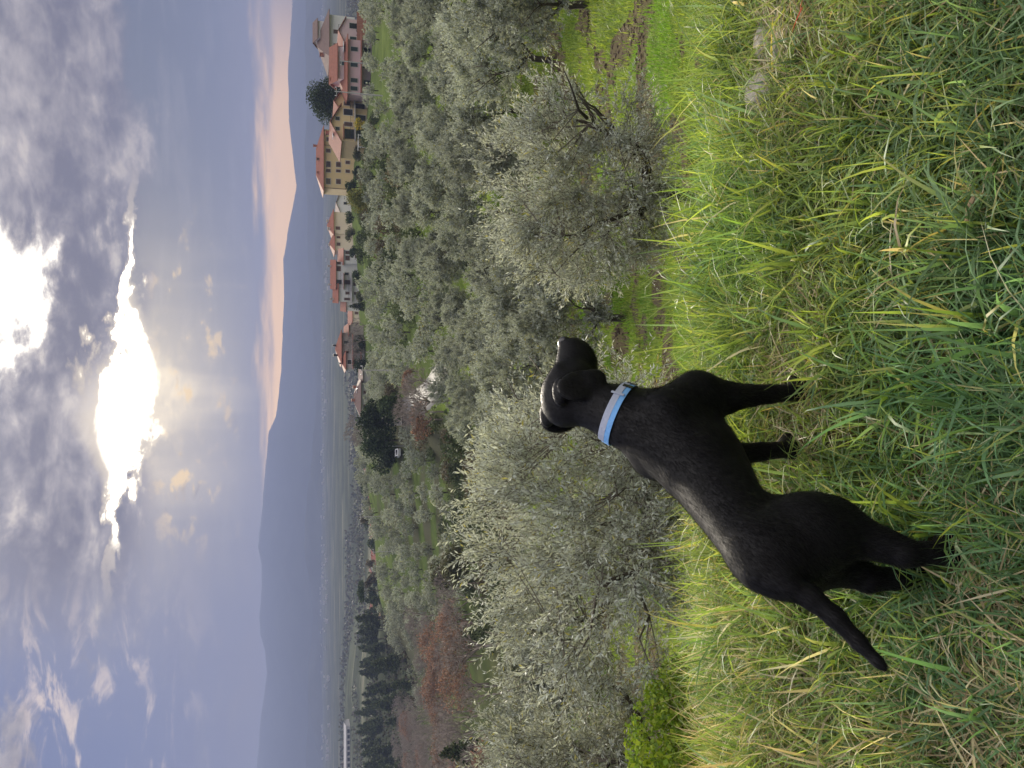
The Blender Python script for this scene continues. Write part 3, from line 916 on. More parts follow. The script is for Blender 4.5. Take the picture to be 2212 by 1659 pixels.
def build_orchard_grass():
    R = rs(77)
    n = 230000
    Y = np.exp(R.uniform(math.log(2.9), math.log(48), n))
    s = R.uniform(-.72, .72, n); X = s * Y
    keep = R.rand(n) > bare_soil(X, Y) * .88
    X, Y = X[keep], Y[keep]; n = len(X)
    z = ground_z(X, Y)
    sc = np.clip(Y / 9, .45, 3.2)
    ln = (.05 + .05 * fbm(X * .7, Y * .7, 53, 3)) * sc * (.6 + .8 * R.rand(n)) * 1.25
    wd = .010 * sc * (.6 + .8 * R.rand(n))
    c = pick(R, np.array([[.14, .205, .035], [.18, .24, .04], [.22, .265, .055], [.11, .175, .035]]), n)
    lush = fbm(X * .35, Y * .35, 54, 3) > .55
    c[lush] = pick(R, np.array([[.10, .20, .028], [.14, .24, .035]]), lush.sum())
    V, F, C, _ = blades(np.stack([X, Y, z - .01], -1), ln, wd, np.abs(R.normal(.3, .3, n)), R.uniform(0, 6.28, n), R.uniform(0, 1.2, n), c, 2)
    me = mesh_np('orchard_grass', V, F, MT['grass'], C)
    # clods of turned earth on the bare patches
    n = 60000
    Y = np.exp(R.uniform(math.log(3.4), math.log(40), n)); X = R.uniform(-.72, .72, n) * Y
    k = R.rand(n) < bare_soil(X, Y)
    X, Y = X[k], Y[k]; n = len(X)
    sz = np.clip(Y / 12, .5, 2.5) * (.012 + .035 * R.rand(n) ** 2)
    z = ground_z(X, Y)
    ctr = np.stack([X, Y, z], -1)
    oct_ = np.array([[1, 0, 0], [0, 1, 0], [-1, 0, 0], [0, -1, 0], [0, 0, 1], [0, 0, -.5]], float)
    Vc = ctr[:, None] + oct_[None] * sz[:, None, None] * (.6 + .8 * R.rand(n, 6, 1)) * np.array([1, 1, .75])
    b = np.arange(n)[:, None] * 6
    Fc = np.concatenate([b + np.array([t]) for t in ((0, 1, 4), (1, 2, 4), (2, 3, 4), (3, 0, 4), (1, 0, 5), (2, 1, 5), (3, 2, 5), (0, 3, 5))], 0)
    tag(link('soil_clods', mesh_np('soil_clods', Vc.reshape(-1, 3), Fc, plain('turned_earth', (.095, .072, .052), .95, .1, .4, 4))), 'crumbled dark brown earth on the bare patches under the olives', 'soil', kind='stuff')
    tag(link('orchard_grass', me), 'short bright green grass growing between the olive trees', 'grass', kind='stuff')

# ================================================================== the dog
DOG_O = np.array([-.27, 1.77, 0.0])
DOG_H = np.array([.539, .842])            # heading on the ground
def dog_to_world(P):
    P = np.asarray(P, float)
    x, y, z = P[..., 0], P[..., 1], P[..., 2]
    return np.stack([DOG_O[0] + x * DOG_H[0] - y * DOG_H[1], DOG_O[1] + x * DOG_H[1] + y * DOG_H[0], z + DOG_O[2]], -1)
def world_to_dog(P):
    d = np.asarray(P, float) - DOG_O
    return np.stack([d[..., 0] * DOG_H[0] + d[..., 1] * DOG_H[1], -d[..., 0] * DOG_H[1] + d[..., 1] * DOG_H[0], d[..., 2]], -1)

# trunk cross sections: x, half width, half height, centre height
TOR = np.array([
    (-.385, .012, .015, .455), (-.365, .032, .042, .452), (-.33, .048, .070, .448), (-.28, .060, .088, .443), (-.20, .072, .093, .442),
    (-.12, .079, .089, .443), (-.04, .088, .097, .437), (.04, .097, .111, .427), (.12, .104, .125, .421), (.20, .106, .131, .422),
    (.27, .099, .126, .428), (.33, .085, .104, .434), (.38, .058, .073, .435), (.41, .018, .03, .435)])
HEAD_C = np.array([.484, .030, .690])
HS = 1.09
HYAW, HPIT = rad(-29), rad(-7)
def head_frame():
    c, s = math.cos(HYAW), math.sin(HYAW); a, b = math.cos(HPIT), math.sin(HPIT)
    f = np.array([c * a, s * a, b]); l = np.array([-s, c, 0.0]); u = np.cross(f, l)
    return f, l, u
def hp(x, y, z):
    f, l, u = head_frame()
    return HEAD_C + (f * x + l * y + u * z) * HS

def sd_cone(P, a, b, ra, rb):
    a = np.array(a); b = np.array(b); ab = b - a
    t = np.clip(((P - a) @ ab) / (ab @ ab), 0, 1)
    return np.linalg.norm(P - a - t[..., None] * ab, axis=-1) - (ra + (rb - ra) * t)
def sd_ell(P, c, r, fr=None):
    d = P - np.array(c)
    if fr is not None: d = np.stack([d @ fr[0], d @ fr[1], d @ fr[2]], -1)
    r = np.array(r)
    k0 = np.linalg.norm(d / r, axis=-1); k1 = np.linalg.norm(d / (r * r), axis=-1)
    return k0 * (k0 - 1) / np.maximum(k1, 1e-6)
def smin(a, b, k):
    h = np.clip(.5 + .5 * (b - a) / k, 0, 1)
    return b * (1 - h) + a * h - k * h * (1 - h)
def sd_torso(P):
    x = P[..., 0]
    w = np.interp(x, TOR[:, 0], TOR[:, 1]); h = np.interp(x, TOR[:, 0], TOR[:, 2]); zc = np.interp(x, TOR[:, 0], TOR[:, 3])
    y = P[..., 1] - np.interp(x, [-.385, -.2, .02], [-.030, -.022, 0]); z = P[..., 2] - zc
    zz = np.where(z < 0, z * 1.0, z)
    # keel-shaped chest: narrower towards the bottom
    ww = w * (1 - .18 * np.clip(-z / h, 0, 1) * sstep(x, -.05, .15))
    k0 = np.sqrt((y / ww) ** 2 + (zz / h) ** 2)
    d = (k0 - 1) * np.minimum(ww, h)
    over = np.maximum(np.maximum(TOR[0, 0] - x, x - TOR[-1, 0]), 0)
    return np.sqrt(np.maximum(d, 0) ** 2 + over ** 2) + np.minimum(d, 0)

def dog_prims():
    L = []
    A = L.append
    cone = lambda a, b, ra, rb, k: A((lambda P: sd_cone(P, a, b, ra, rb), k, np.minimum(a, b) - max(ra, rb) - k, np.maximum(a, b) + max(ra, rb) + k))
    def ell(c, r, k, fr=None):
        m = max(r) + k
        A((lambda P: sd_ell(P, c, r, fr), k, np.array(c) - m, np.array(c) + m))
    fr = head_frame()
    A((sd_torso, .02, np.array([-.46, -.2, .2]), np.array([.46, .2, .62])))
    # neck
    cone((.22, 0, .470), (.345, .008, .580), .094, .074, .05)
    cone((.345, .008, .580), (.450, .022, .672), .074, .068, .03)
    cone((.29, .0, .43), (.375, .010, .555), .080, .058, .05)
    cone((.12, 0, .46), (.30, .004, .55), .080, .062, .06)
    # skull, cheeks, muzzle
    he = lambda c, r, k: ell(c, tuple(q * HS for q in r), k, fr)
    he(hp(-.005, 0, .012), (.088, .074, .066), .03)
    he(hp(.03, .038, -.018), (.055, .036, .045), .02); he(hp(.03, -.038, -.018), (.055, .036, .045), .02)
    he(hp(.052, .03, .035), (.026, .02, .016), .02); he(hp(.052, -.03, .035), (.026, .02, .016), .02)
    cone(hp(.055, 0, -.014), hp(.138, 0, -.020), .060, .050, .022)
    he(hp(.108, .026, -.040), (.052, .024, .034), .015); he(hp(.108, -.026, -.040), (.052, .024, .034), .015)
    cone(hp(.04, 0, -.050), hp(.120, 0, -.066), .038, .026, .02)
    he(hp(.166, 0, .006), (.016, .023, .018), .008)
    # ears: thick folded flaps hanging forward and down
    for s in (-1, 1):
        he(hp(-.030, s * .066, .044), (.042, .020, .022), .012)
        e0 = unit(fr[0] * .45 - fr[2] * .9); e1 = unit(fr[1] * s + fr[2] * .30); e1 = unit(e1 - e0 * (e1 @ e0)); e2 = np.cross(e0, e1)
        ell(hp(-.020, s * .094, -.002), (.074, .011, .054), .004, (e0, e1, e2))
        ell(hp(.004, s * .100, -.042), (.040, .0105, .036), .006, (e0, e1, e2))
    # shoulders and front legs
    for s, px_, py_, lift in ((-1, .318, -.085, 0), (1, .262, .085, 0)):
        cone((.235, s * .075, .50), (px_ - .012, s * .082, .375), .062, .070, .04)
        cone((px_ - .012, s * .082, .375), (px_ - .022, s * .086, .285), .064, .043, .035)
        cone((px_ - .022, s * .086, .285), (px_ - .004, py_, .135), .042, .0265, .02)
        cone((px_ - .004, py_, .135), (px_ + .004, py_, .05), .0275, .025, .012)
        ell((px_ + .018, py_, .032), (.046, .034, .026), .014)
        for q in (-1.5, -.5, .5, 1.5):
            ell((px_ + .052 - abs(q) * .007, py_ + q * .0165, .019), (.020, .0115, .016), .006)
    # thighs and hind legs
    for s, hx, hy in ((-1, -.350, -.085), (1, -.300, .048)):
        yo = .018 if s > 0 else -.070
        cone((-.262, -.040 if s < 0 else -.012, .445), (-.235, yo * 1.05, .335), .076 if s < 0 else .056, .080 if s < 0 else .060, .04)
        cone((-.285, -.038 if s < 0 else -.010, .41), (-.270, yo, .30), .064 if s < 0 else .050, .060 if s < 0 else .048, .04)
        cone((-.235, yo * 1.05, .335), (-.222, yo * 1.12, .265), .078 if s < 0 else .068, .060, .04)
        cone((-.240, yo * 1.12, .280), (hx + .026, hy, .165), .060, .036, .03)
        cone((hx + .004, hy, .165), (hx + .012, hy, .150), .025, .027, .014)
        cone((hx + .012, hy, .155), (hx + .006, hy, .05), .030, .027, .012)
        if s < 0: cone((-.125, -.052, .385), (-.190, -.078, .305), .026, .042, .03)
        ell((hx + .018, hy, .030), (.046, .033, .025), .014)
        for q in (-1.5, -.5, .5, 1.5):
            ell((hx + .052 - abs(q) * .007, hy + q * .016, .018), (.020, .011, .015), .006)
    # tail
    T = [(-.315, -.032, .494, .030), (-.356, -.040, .456, .027), (-.396, -.037, .418, .0245), (-.445, -.027, .384, .021), (-.500, -.012, .357, .0165), (-.545, -.004, .338, .0115), (-.580, .0, .325, .003)]
    for a, b in zip(T, T[1:]):
        cone(a[:3], b[:3], a[3], b[3], .012 if a is not T[0] else .03)
    return L
PRIMS = None
def dog_sdf_local(P):
    d = None
    for fn, k, lo, hi in PRIMS:
        q = fn(P); d = q if d is None else smin(q, d, k)
    return d

def surface_nets(D, org, h):
    """closed surface of a sampled distance field"""
    nx, ny, nz = D.shape
    s = D < 0
    c = np.zeros((nx - 1, ny - 1, nz - 1), np.int16)
    for i in (0, 1):
        for j in (0, 1):
            for k in (0, 1):
                c += s[i:nx - 1 + i, j:ny - 1 + j, k:nz - 1 + k]
    act = (c > 0) & (c < 8)
    idx = -np.ones(act.shape, np.int64); ii = np.argwhere(act); idx[act] = np.arange(len(ii))
    acc = np.zeros((len(ii), 3)); cnt = np.zeros(len(ii))
    cor = [(i, j, k) for i in (0, 1) for j in (0, 1) for k in (0, 1)]
    for a in cor:
        for ax in range(3):
            if a[ax]: continue
            b = list(a); b[ax] = 1
            da = D[ii[:, 0] + a[0], ii[:, 1] + a[1], ii[:, 2] + a[2]]; db = D[ii[:, 0] + b[0], ii[:, 1] + b[1], ii[:, 2] + b[2]]
            m = (da < 0) != (db < 0)
            t = np.where(m, da / np.where(m, da - db, 1), 0)
            p = np.tile(np.array(a, float), (len(ii), 1)); p[:, ax] = t
            acc[m] += p[m]; cnt[m] += 1
    V = (ii + acc / cnt[:, None]) * h + org
    F = []
    for ax in range(3):
        o1, o2 = (ax + 1) % 3, (ax + 2) % 3
        sl0 = [slice(None)] * 3; sl1 = [slice(None)] * 3
        sl0[ax] = slice(0, -1); sl1[ax] = slice(1, None)
        a = s[tuple(sl0)]; b = s[tuple(sl1)]
        e = np.argwhere(a != b)
        ok = (e[:, o1] > 0) & (e[:, o2] > 0) & (e[:, o1] < D.shape[o1] - 1) & (e[:, o2] < D.shape[o2] - 1)
        e = e[ok]
        q = []
        for d1, d2 in ((1, 1), (0, 1), (0, 0), (1, 0)):
            g = e.copy(); g[:, o1] -= d1; g[:, o2] -= d2
            q.append(idx[g[:, 0], g[:, 1], g[:, 2]])
        q = np.stack(q, -1)
        fl = a[e[:, 0], e[:, 1], e[:, 2]]
        q[~fl] = q[~fl][:, ::-1]
        F.append(q)
    return V, np.vstack(F)

def dog_mats():
    m, nt, out = new_mat('black_coat')
    b = nt.nodes.new('ShaderNodeBsdfPrincipled')
    tc = nt.nodes.new('ShaderNodeTexCoord')
    n = nt.nodes.new('ShaderNodeTexNoise'); n.inputs['Scale'].default_value = 7; n.inputs['Detail'].default_value = 3
    nt.links.new(tc.outputs['Object'], n.inputs[0])
    mx = nt.nodes.new('ShaderNodeMix'); mx.data_type = 'RGBA'
    mx.inputs[6].default_value = (.0040, .0042, .0056, 1); mx.inputs[7].default_value = (.0070, .0064, .0062, 1)
    nt.links.new(n.outputs[0], mx.inputs[0]); nt.links.new(mx.outputs[2], b.inputs['Base Color'])
    b.inputs['Roughness'].default_value = .57; b.inputs['Specular IOR Level'].default_value = .20
    b.inputs['Sheen Weight'].default_value = .03; b.inputs['Sheen Roughness'].default_value = .45
    mp = nt.nodes.new('ShaderNodeMapping'); mp.inputs['Scale'].default_value = (60, 260, 160)
    nt.links.new(tc.outputs['Object'], mp.inputs[0])
    n2 = nt.nodes.new('ShaderNodeTexNoise'); n2.inputs['Scale'].default_value = 1.0; n2.inputs['Detail'].default_value = 5
    nt.links.new(mp.outputs[0], n2.inputs[0])
    n3 = nt.nodes.new('ShaderNodeTexNoise'); n3.inputs['Scale'].default_value = 26; n3.inputs['Detail'].default_value = 3
    nt.links.new(tc.outputs['Object'], n3.inputs[0])
    ad = nt.nodes.new('ShaderNodeMath'); ad.operation = 'MULTIPLY_ADD'; ad.inputs[1].default_value = 1.4
    nt.links.new(n3.outputs[0], ad.inputs[0]); nt.links.new(n2.outputs[0], ad.inputs[2])
    bp = nt.nodes.new('ShaderNodeBump'); bp.inputs['Strength'].default_value = .15; bp.inputs['Distance'].default_value = .002
    nt.links.new(ad.outputs[0], bp.inputs['Height']); nt.links.new(bp.outputs[0], b.inputs['Normal'])
    nt.links.new(b.outputs[0], out.inputs[0])
    MT['coat'] = m
    MT['fur'] = plain('coat_hair', (.0055, .0053, .0058), .6, .05, .3, 30)
    MT['nose'] = plain('nose_leather', (.012, .012, .013), .30, .55, .2, 60, .3, 300)
    MT['eye'] = plain('dog_eye', (.012, .008, .005), .08, .6, .1, 10)
    MT['blue'] = plain('blue_webbing', (.16, .36, .66), .75, .25, .1, 160, .5, 420)
    MT['greyweb'] = plain('grey_blue_webbing', (.33, .36, .44), .8, .2, .1, 160, .5, 420)
    MT['slider'] = plain('black_plastic', (.012, .012, .013), .4, .4, .1, 40)

def collar_band(c, ax, up, half, gap, thick, a0=0, a1=360, n=72, bow=0.0, axoff=0.0):
    """a strap that follows the neck: ring of boxes-like cross sections measured on the dog's own surface"""
    ax = unit(np.array(ax)); e1 = unit(np.array(up) - ax * (np.array(up) @ ax)); e2 = np.cross(ax, e1)
    c = np.array(c)
    closed = (a1 - a0) >= 360
    an = np.radians(np.linspace(a0, a1, n, endpoint=not closed))
    rings = []
    for t in an:
        d = e1 * math.cos(t) + e2 * math.sin(t)
        row = []
        for q in (-1, -.33, .33, 1):
            o = c + ax * (q * half + axoff)
            rr = np.linspace(.03, .2, 120)
            P = o[None] + d[None] * rr[:, None]
            dd = dog_sdf_local(P)
            k = np.argmax(dd > 0)
            row.append((o, d, rr[k]))
        rm = max(r for _, _, r in row)
        base = [(o, d, .5 * r + .5 * rm) for o, d, r in row]
        ring = [o + d * (r + gap) for o, d, r in base] + [o + d * (r + gap + thick) for o, d, r in base[::-1]]
        rings.append(ring)
    V = np.array(rings).reshape(-1, 3); m = 8
    mb = MB(); mb.v = [tuple(v) for v in V]
    N_ = len(an)
    for i in range(N_ if closed else N_ - 1):
        i2 = (i + 1) % N_
        for k in range(m):
            k2 = (k + 1) % m
            mb.f.append((i * m + k, i2 * m + k, i2 * m + k2, i * m + k2))
    if not closed:
        mb.f.append(tuple(range(m))); mb.f.append(tuple((N_ - 1) * m + k for k in range(m))[::-1])
    return mb

def build_dog():
    global PRIMS, DOG_SDF
    dog_mats()
    PRIMS = dog_prims()
    h = .0062
    lo = np.array([-.64, -.24, -.02]); hi = np.array([.76, .26, .86])
    n = np.ceil((hi - lo) / h).astype(int)
    gx = [lo[k] + np.arange(n[k]) * h for k in range(3)]
    D = np.full(n, .3, np.float64)
    for fn, k, a, b in PRIMS:
        sl = []
        for ax in range(3):
            i0 = max(0, int((a[ax] - .012 - lo[ax]) / h)); i1 = min(n[ax], int((b[ax] + .012 - lo[ax]) / h) + 2)
            sl.append(slice(i0, i1))
        G = np.stack(np.meshgrid(gx[0][sl[0]], gx[1][sl[1]], gx[2][sl[2]], indexing='ij'), -1)
        q = fn(G); sub = D[tuple(sl)]
        D[tuple(sl)] = smin(q, sub, k)
    # a little smoothing keeps the anatomy but takes the seams out
    for _ in range(1):
        for ax in range(3):
            D[1:-1, 1:-1, 1:-1] = (D[1:-1, 1:-1, 1:-1] * 2 + np.roll(D, 1, ax)[1:-1, 1:-1, 1:-1] + np.roll(D, -1, ax)[1:-1, 1:-1, 1:-1]) / 4
    V, F = surface_nets(D, lo, h)
    ang = math.atan2(DOG_H[1], DOG_H[0])
    dog = thing('dog', 'black dog with a blue collar standing in the long grass, head turned away', 'dog', tuple(DOG_O), ang)
    me = mesh_np('dog_body', V, F, MT['coat'], smooth=True)
    body = link('body', me, dog)
    print('dog', len(V), len(F))

    def sdf_world(P):
        L_ = world_to_dog(P)
        q = (L_ - lo) / h
        i = np.clip(np.round(q).astype(int), 0, n - 1)
        d = D[i[:, 0], i[:, 1], i[:, 2]]
        out = np.any((q < 0) | (q > n - 1), 1)
        return np.where(out, 1.0, d)
    DOG_SDF = sdf_world
    # short hair lying back along the body
    R = rs(8)
    P4 = V[F]; cen = P4.mean(1)
    nrm = np.cross(P4[:, 2] - P4[:, 0], P4[:, 3] - P4[:, 1]); area = np.linalg.norm(nrm, axis=1); nrm = unit(nrm)
    k = R.choice(len(F), 150000, p=area / area.sum())
    uv = R.rand(len(k), 2, 1)
    P = (P4[k, 0] * (1 - uv[:, 0]) + P4[k, 1] * uv[:, 0]) * (1 - uv[:, 1]) + (P4[k, 3] * (1 - uv[:, 0]) + P4[k, 2] * uv[:, 0]) * uv[:, 1]
    nn = nrm[k]
    flow = np.tile(np.array([-1, 0, -.45]), (len(k), 1)); flow[P[:, 2] < .33] = (-.3, 0, -1); flow[P[:, 0] < -.37] = (-.8, 0, -.5)
    tan = unit(flow - nn * (flow * nn).sum(1, keepdims=True) + R.normal(0, .18, nn.shape))
    ln = (.008 + .009 * R.rand(len(k)))[:, None]
    hd = (P[:, 2] > .62) | (P[:, 2] < .13)
    ln[hd] *= .55
    tip = P + tan * ln + nn * ln * .28
    sd = unit(np.cross(nn, tan)) * .00035
    Vh = np.stack([P - sd, P + sd, tip], 1).reshape(-1, 3)
    link('coat', mesh_np('dog_coat', Vh, np.arange(len(Vh)).reshape(-1, 3), MT['fur']), dog)
    # nose leather, eyes
    fr = head_frame()
    def ellm(name, c, r, mat, frm=fr):
        mb = MB(); N1, N2 = 14, 9
        for i in range(N2 + 1):
            th = math.pi * i / N2
            for j in range(N1):
                p = 2 * math.pi * j / N1
                q = (math.cos(th) * r[0], math.sin(th) * math.cos(p) * r[1], math.sin(th) * math.sin(p) * r[2])
                mb.v.append(tuple(np.array(c) + frm[0] * q[0] + frm[1] * q[1] + frm[2] * q[2]))
        for i in range(N2):
            for j in range(N1):
                j2 = (j + 1) % N1
                mb.f.append((i * N1 + j, i * N1 + j2, (i + 1) * N1 + j2, (i + 1) * N1 + j))
        return mb.build(name, mat, dog, smooth=True)
    ellm('nose', hp(.171, 0, .006), (.019, .0265, .0205), MT['nose'])
    for s in (-1, 1):
        ellm('eye', hp(.068, s * .040, .018), (.010, .010, .010), MT['eye'])
    # collar
    c = (.346, .010, .582); ax = (.66, -.02, .75); up = (-.75, 0, .66)
    main = collar_band(c, ax, up, .0125, .0015, .0028)
    col = main.build('collar', MT['blue'], dog, smooth=False)
    col['label'] = 'light blue webbing collar with black sliders'
    s2 = collar_band(c, ax, up, .0095, .0048, .0022, -35, 165, 50, axoff=.0125)
    s2.build('strap_end', MT['greyweb'], col)
    for a in (98, 124):
        b = collar_band(c, ax, up, .0140, .0052, .0032, a - 3.5, a + 3.5, 5, axoff=0.0)
        b.build('slider', MT['slider'], col)
    b = collar_band(c, ax, up, .019, .0075, .0022, 68, 72, 4, axoff=.012)
    b.build('keeper_loop', MT['greyweb'], col)
    return dog

# ================================================================== olive orchard
TREES = []            # (x, y) of everything planted, so that nothing grows into anything else
def free(x, y, r):
    return all((x - a) ** 2 + (y - b) ** 2 > (r + c) ** 2 for a, b, c in TREES)

ZONES = [(-300, 55, 'the brown-roofed house'), (55, 120, 'the pink gabled house'), (120, 205, 'the pink villa'), (205, 300, 'the yellow gabled house'), (300, 400, 'the long yellow house'), (400, 470, 'the feathery yellow-green tree'),
         (470, 550, 'the cream house'), (550, 670, 'the white terraced house'), (670, 720, 'the low beige house'), (720, 800, 'the red-roofed villa'), (800, 905, 'the farmhouse'), (905, 1000, 'the dark evergreen clump'),
         (1000, 1060, 'the first hazy village roofs'), (1060, 1130, 'the largest hazy village roof'), (1130, 1200, 'the middle of the hazy village'), (1200, 1290, 'the flat-topped umbrella pine'), (1290, 1420, 'the orange-yellow farmhouse'), (1420, 1560, 'the hazy fields'), (1560, 2600, 'the long white building')]
def zone(u):
    for a, b, t in ZONES:
        if a <= u < b: return t
    return ZONES[-1][2]
def band(v, cuts, names):
    for c, n_ in zip(cuts, names):
        if v < c: return n_
    return names[-1]

def build_near_trees():
    # three large trees on the slope just below the bank
    big = [
        (11, 425, 10.5, dict(cz=.54, cr=.43, H=3.3, W=3.2, nleaf=46000, leaf=.068, nclust=210, fork=.2, limbs=4, lean=(.05, .0), bark_r=.11), 'large silvery olive tree with a forked trunk, right of the dog below the grass bank'),
        (12, 1140, 8.6, dict(cz=.54, cr=.44, H=2.8, W=4.2, nleaf=60000, leaf=.070, nclust=230, fork=.24, limbs=5, lean=(.15, .0), bark_r=.10), 'large olive tree with long dark leaning limb directly behind the dog'),
        (13, 1640, 8.8, dict(cz=.54, cr=.43, H=2.75, W=3.1, nleaf=38000, leaf=.068, nclust=180, fork=.2, limbs=4, lean=(.0, .1), bark_r=.10), 'low round olive tree cut by the edge of the picture, above the bright green bush'),
    ]
    for sd, py, Y, kw, lab in big:
        t, c = make_olive(sd, **kw)
        x, y, z = put(0, py, Y)
        plant('olive_tree', t, c, lab, 'olive tree', (x, y, z), 0, 1.0, 'olive trees nearest the grass bank')
        TREES.append((x, y, kw['W'] * .5))
    # a stout limb that leans to the right out of the second tree
    x, y, z = put(0, 1140, 8.6)
    tree = [o for o in COL.objects if o.name.startswith('olive_tree')][1]
    mb = MB()
    pts = [at(1545, 1190, 8.6), at(1495, 1150, 8.2), at(1440, 1112, 7.8), at(1385, 1070, 7.4), at(1335, 1030, 7.0), at(1310, 990, 6.8), at(1250, 960, 6.8)]
    pts = [Vector(p) - Vector((x, y, z)) for p in pts]
    mb.tube(pts, [.075, .062, .052, .046, .042, .03, .018], 8)
    mb.tube([pts[2], pts[2] + Vector((-.1, .1, .35)), pts[2] + Vector((.05, .15, .8))], [.035, .025, .012], 6)
    mb.tube([pts[4], pts[4] + Vector((-.12, .1, .25)), pts[4] + Vector((-.15, .1, .6))], [.03, .02, .01], 6)
    mb.build('limb', MT['bark'], tree, smooth=True)
    tree2 = [o for o in COL.objects if o.name.startswith('olive_tree')][0]
    x, y, z = put(0, 425, 10.5)
    for q in ([(1490, 432, 10.5), (1450, 400, 10.4), (1400, 370, 10.3), (1370, 345, 10.3), (1300, 340, 10.3)], [(1490, 432, 10.5), (1440, 455, 10.5), (1400, 450, 10.5), (1360, 430, 10.6), (1330, 400, 10.7)]):
        pts = [Vector(at(*p)) - Vector((x, y, z)) for p in q]
        MB().tube(pts, [.09, .07, .055, .04, .02], 8).build('limb', MT['bark'], tree2, smooth=True)

    mid = [make_olive(40 + i, H=3.9, W=3.5 + .25 * (i % 3), nleaf=21000, leaf=.105, nclust=95, fork=.20 + .02 * (i % 3), limbs=4 + i % 2, bark_r=.13, side=6) for i in range(5)]
    spots = [  # picture y, distance, height, width, label
        (690, 20, 3.3, 3.0, 'olive tree standing just beyond the muzzle of the dog'),
        (640, 27, 4.0, 3.2, 'olive tree with upright crown between the dog and the large forked olive'),
        (130, 29, 4.2, 3.7, 'olive tree on two dark stems beside the open green ground, upper right'),
        (15, 21, 3.7, 3.2, 'olive tree at the picture edge overhanging the bare earth patches'),
        (-60, 30, 4.2, 3.6, 'olive tree half outside the picture behind the one over the bare earth'),
        (240, 40, 4.0, 3.8, 'olive tree with a straight double trunk above a small green clearing'),
        (345, 47, 4.2, 4.0, 'olive tree with thin forked stems above the second small green clearing'),
        (535, 33, 3.3, 3.2, 'small rounded olive tree touching the top of the large forked olive'),
        (1475, 21, 3.2, 3.4, 'olive tree above the low round one, in front of the red-brown wood'),
        (1610, 24, 3.5, 3.6, 'olive tree at the lower picture edge in front of the brown wood'),
        (1395, 27, 3.3, 3.3, 'olive tree between the brown wood and the crown behind the tail of the dog'),
        (1262, 27, 3.6, 3.2, 'olive tree just over the crown of the tree behind the dog, near the conifer'),
        (800, 30, 4.2, 3.6, 'olive tree right above the head of the dog'),
        (725, 42, 4.2, 4.0, 'olive tree behind the one beyond the muzzle of the dog'),
        (905, 38, 4.2, 3.8, 'olive tree behind the crown left of the collar'),
    ]
    for i, (py, Y, H, W, lab) in enumerate(spots):
        x, y, z = put(0, py, Y)
        t, c = mid[i % 5]
        plant('olive_tree', t, c, lab, 'olive tree', (x, y, z), i * 1.7, (W / 3.6, W / 3.6, H / 3.9), 'olive trees on the slope below the bank')
        TREES.append((x, y, W * .42))
    R = rs(3)
    n = 0
    for _ in range(4000):
        Y = R.uniform(30, 92); s = R.uniform(-.07, .60)
        x, y = s * Y, Y
        if not free(x, y, 2.35): continue
        z = float(ground_z(x, y)); v, u = proj(x, y, z)
        if v > 1165 and 60 < u < 250: continue
        if 975 < v < 1110 and 205 < u < 265: continue
        if 955 < v < 1050 and 300 < u < 370: continue
        t, c = mid[R.randint(5)]
        q = R.uniform(.85, 1.2)
        plant('olive_tree', t, c, band(v, (960, 1020, 1080), ('distant', 'middle', 'nearer', 'nearest')) + ' olive tree of the crowded orchard slope under ' + zone(u), 'olive tree', (x, y, z), R.uniform(0, 6.28), (q, q, q * R.uniform(.9, 1.1)), 'olive trees crowding the orchard slope')
        TREES.append((x, y, 2.35)); n += 1
        if n >= 78: break
    print('orchard trees', n)
    # bright bush and darker scrub at the lower left
    bl = blob_crown('bush_leaves', 4, [((0, 0, .55), (.62, .5, .5)), ((.4, .1, .4), (.4, .4, .38)), ((-.5, .1, .42), (.5, .4, .40))], 9000, .05,
                    [(.20, .29, .03), (.27, .34, .04), (.15, .24, .03)], MT['grass'])
    x, y, z = put(0, 1625, 6.6)
    stem = MB().tube([(0, 0, -.2), (.05, 0, .3), (.1, .05, .6)], [.03, .02, .01], 6).data('bush_stem', MT['twig'])
    plant('bush', stem, bl, 'bright yellow-green rounded bush under the low olive at the lower left', 'bush', (x, y, z), 0, 1.15, None, 'stem', 'foliage')

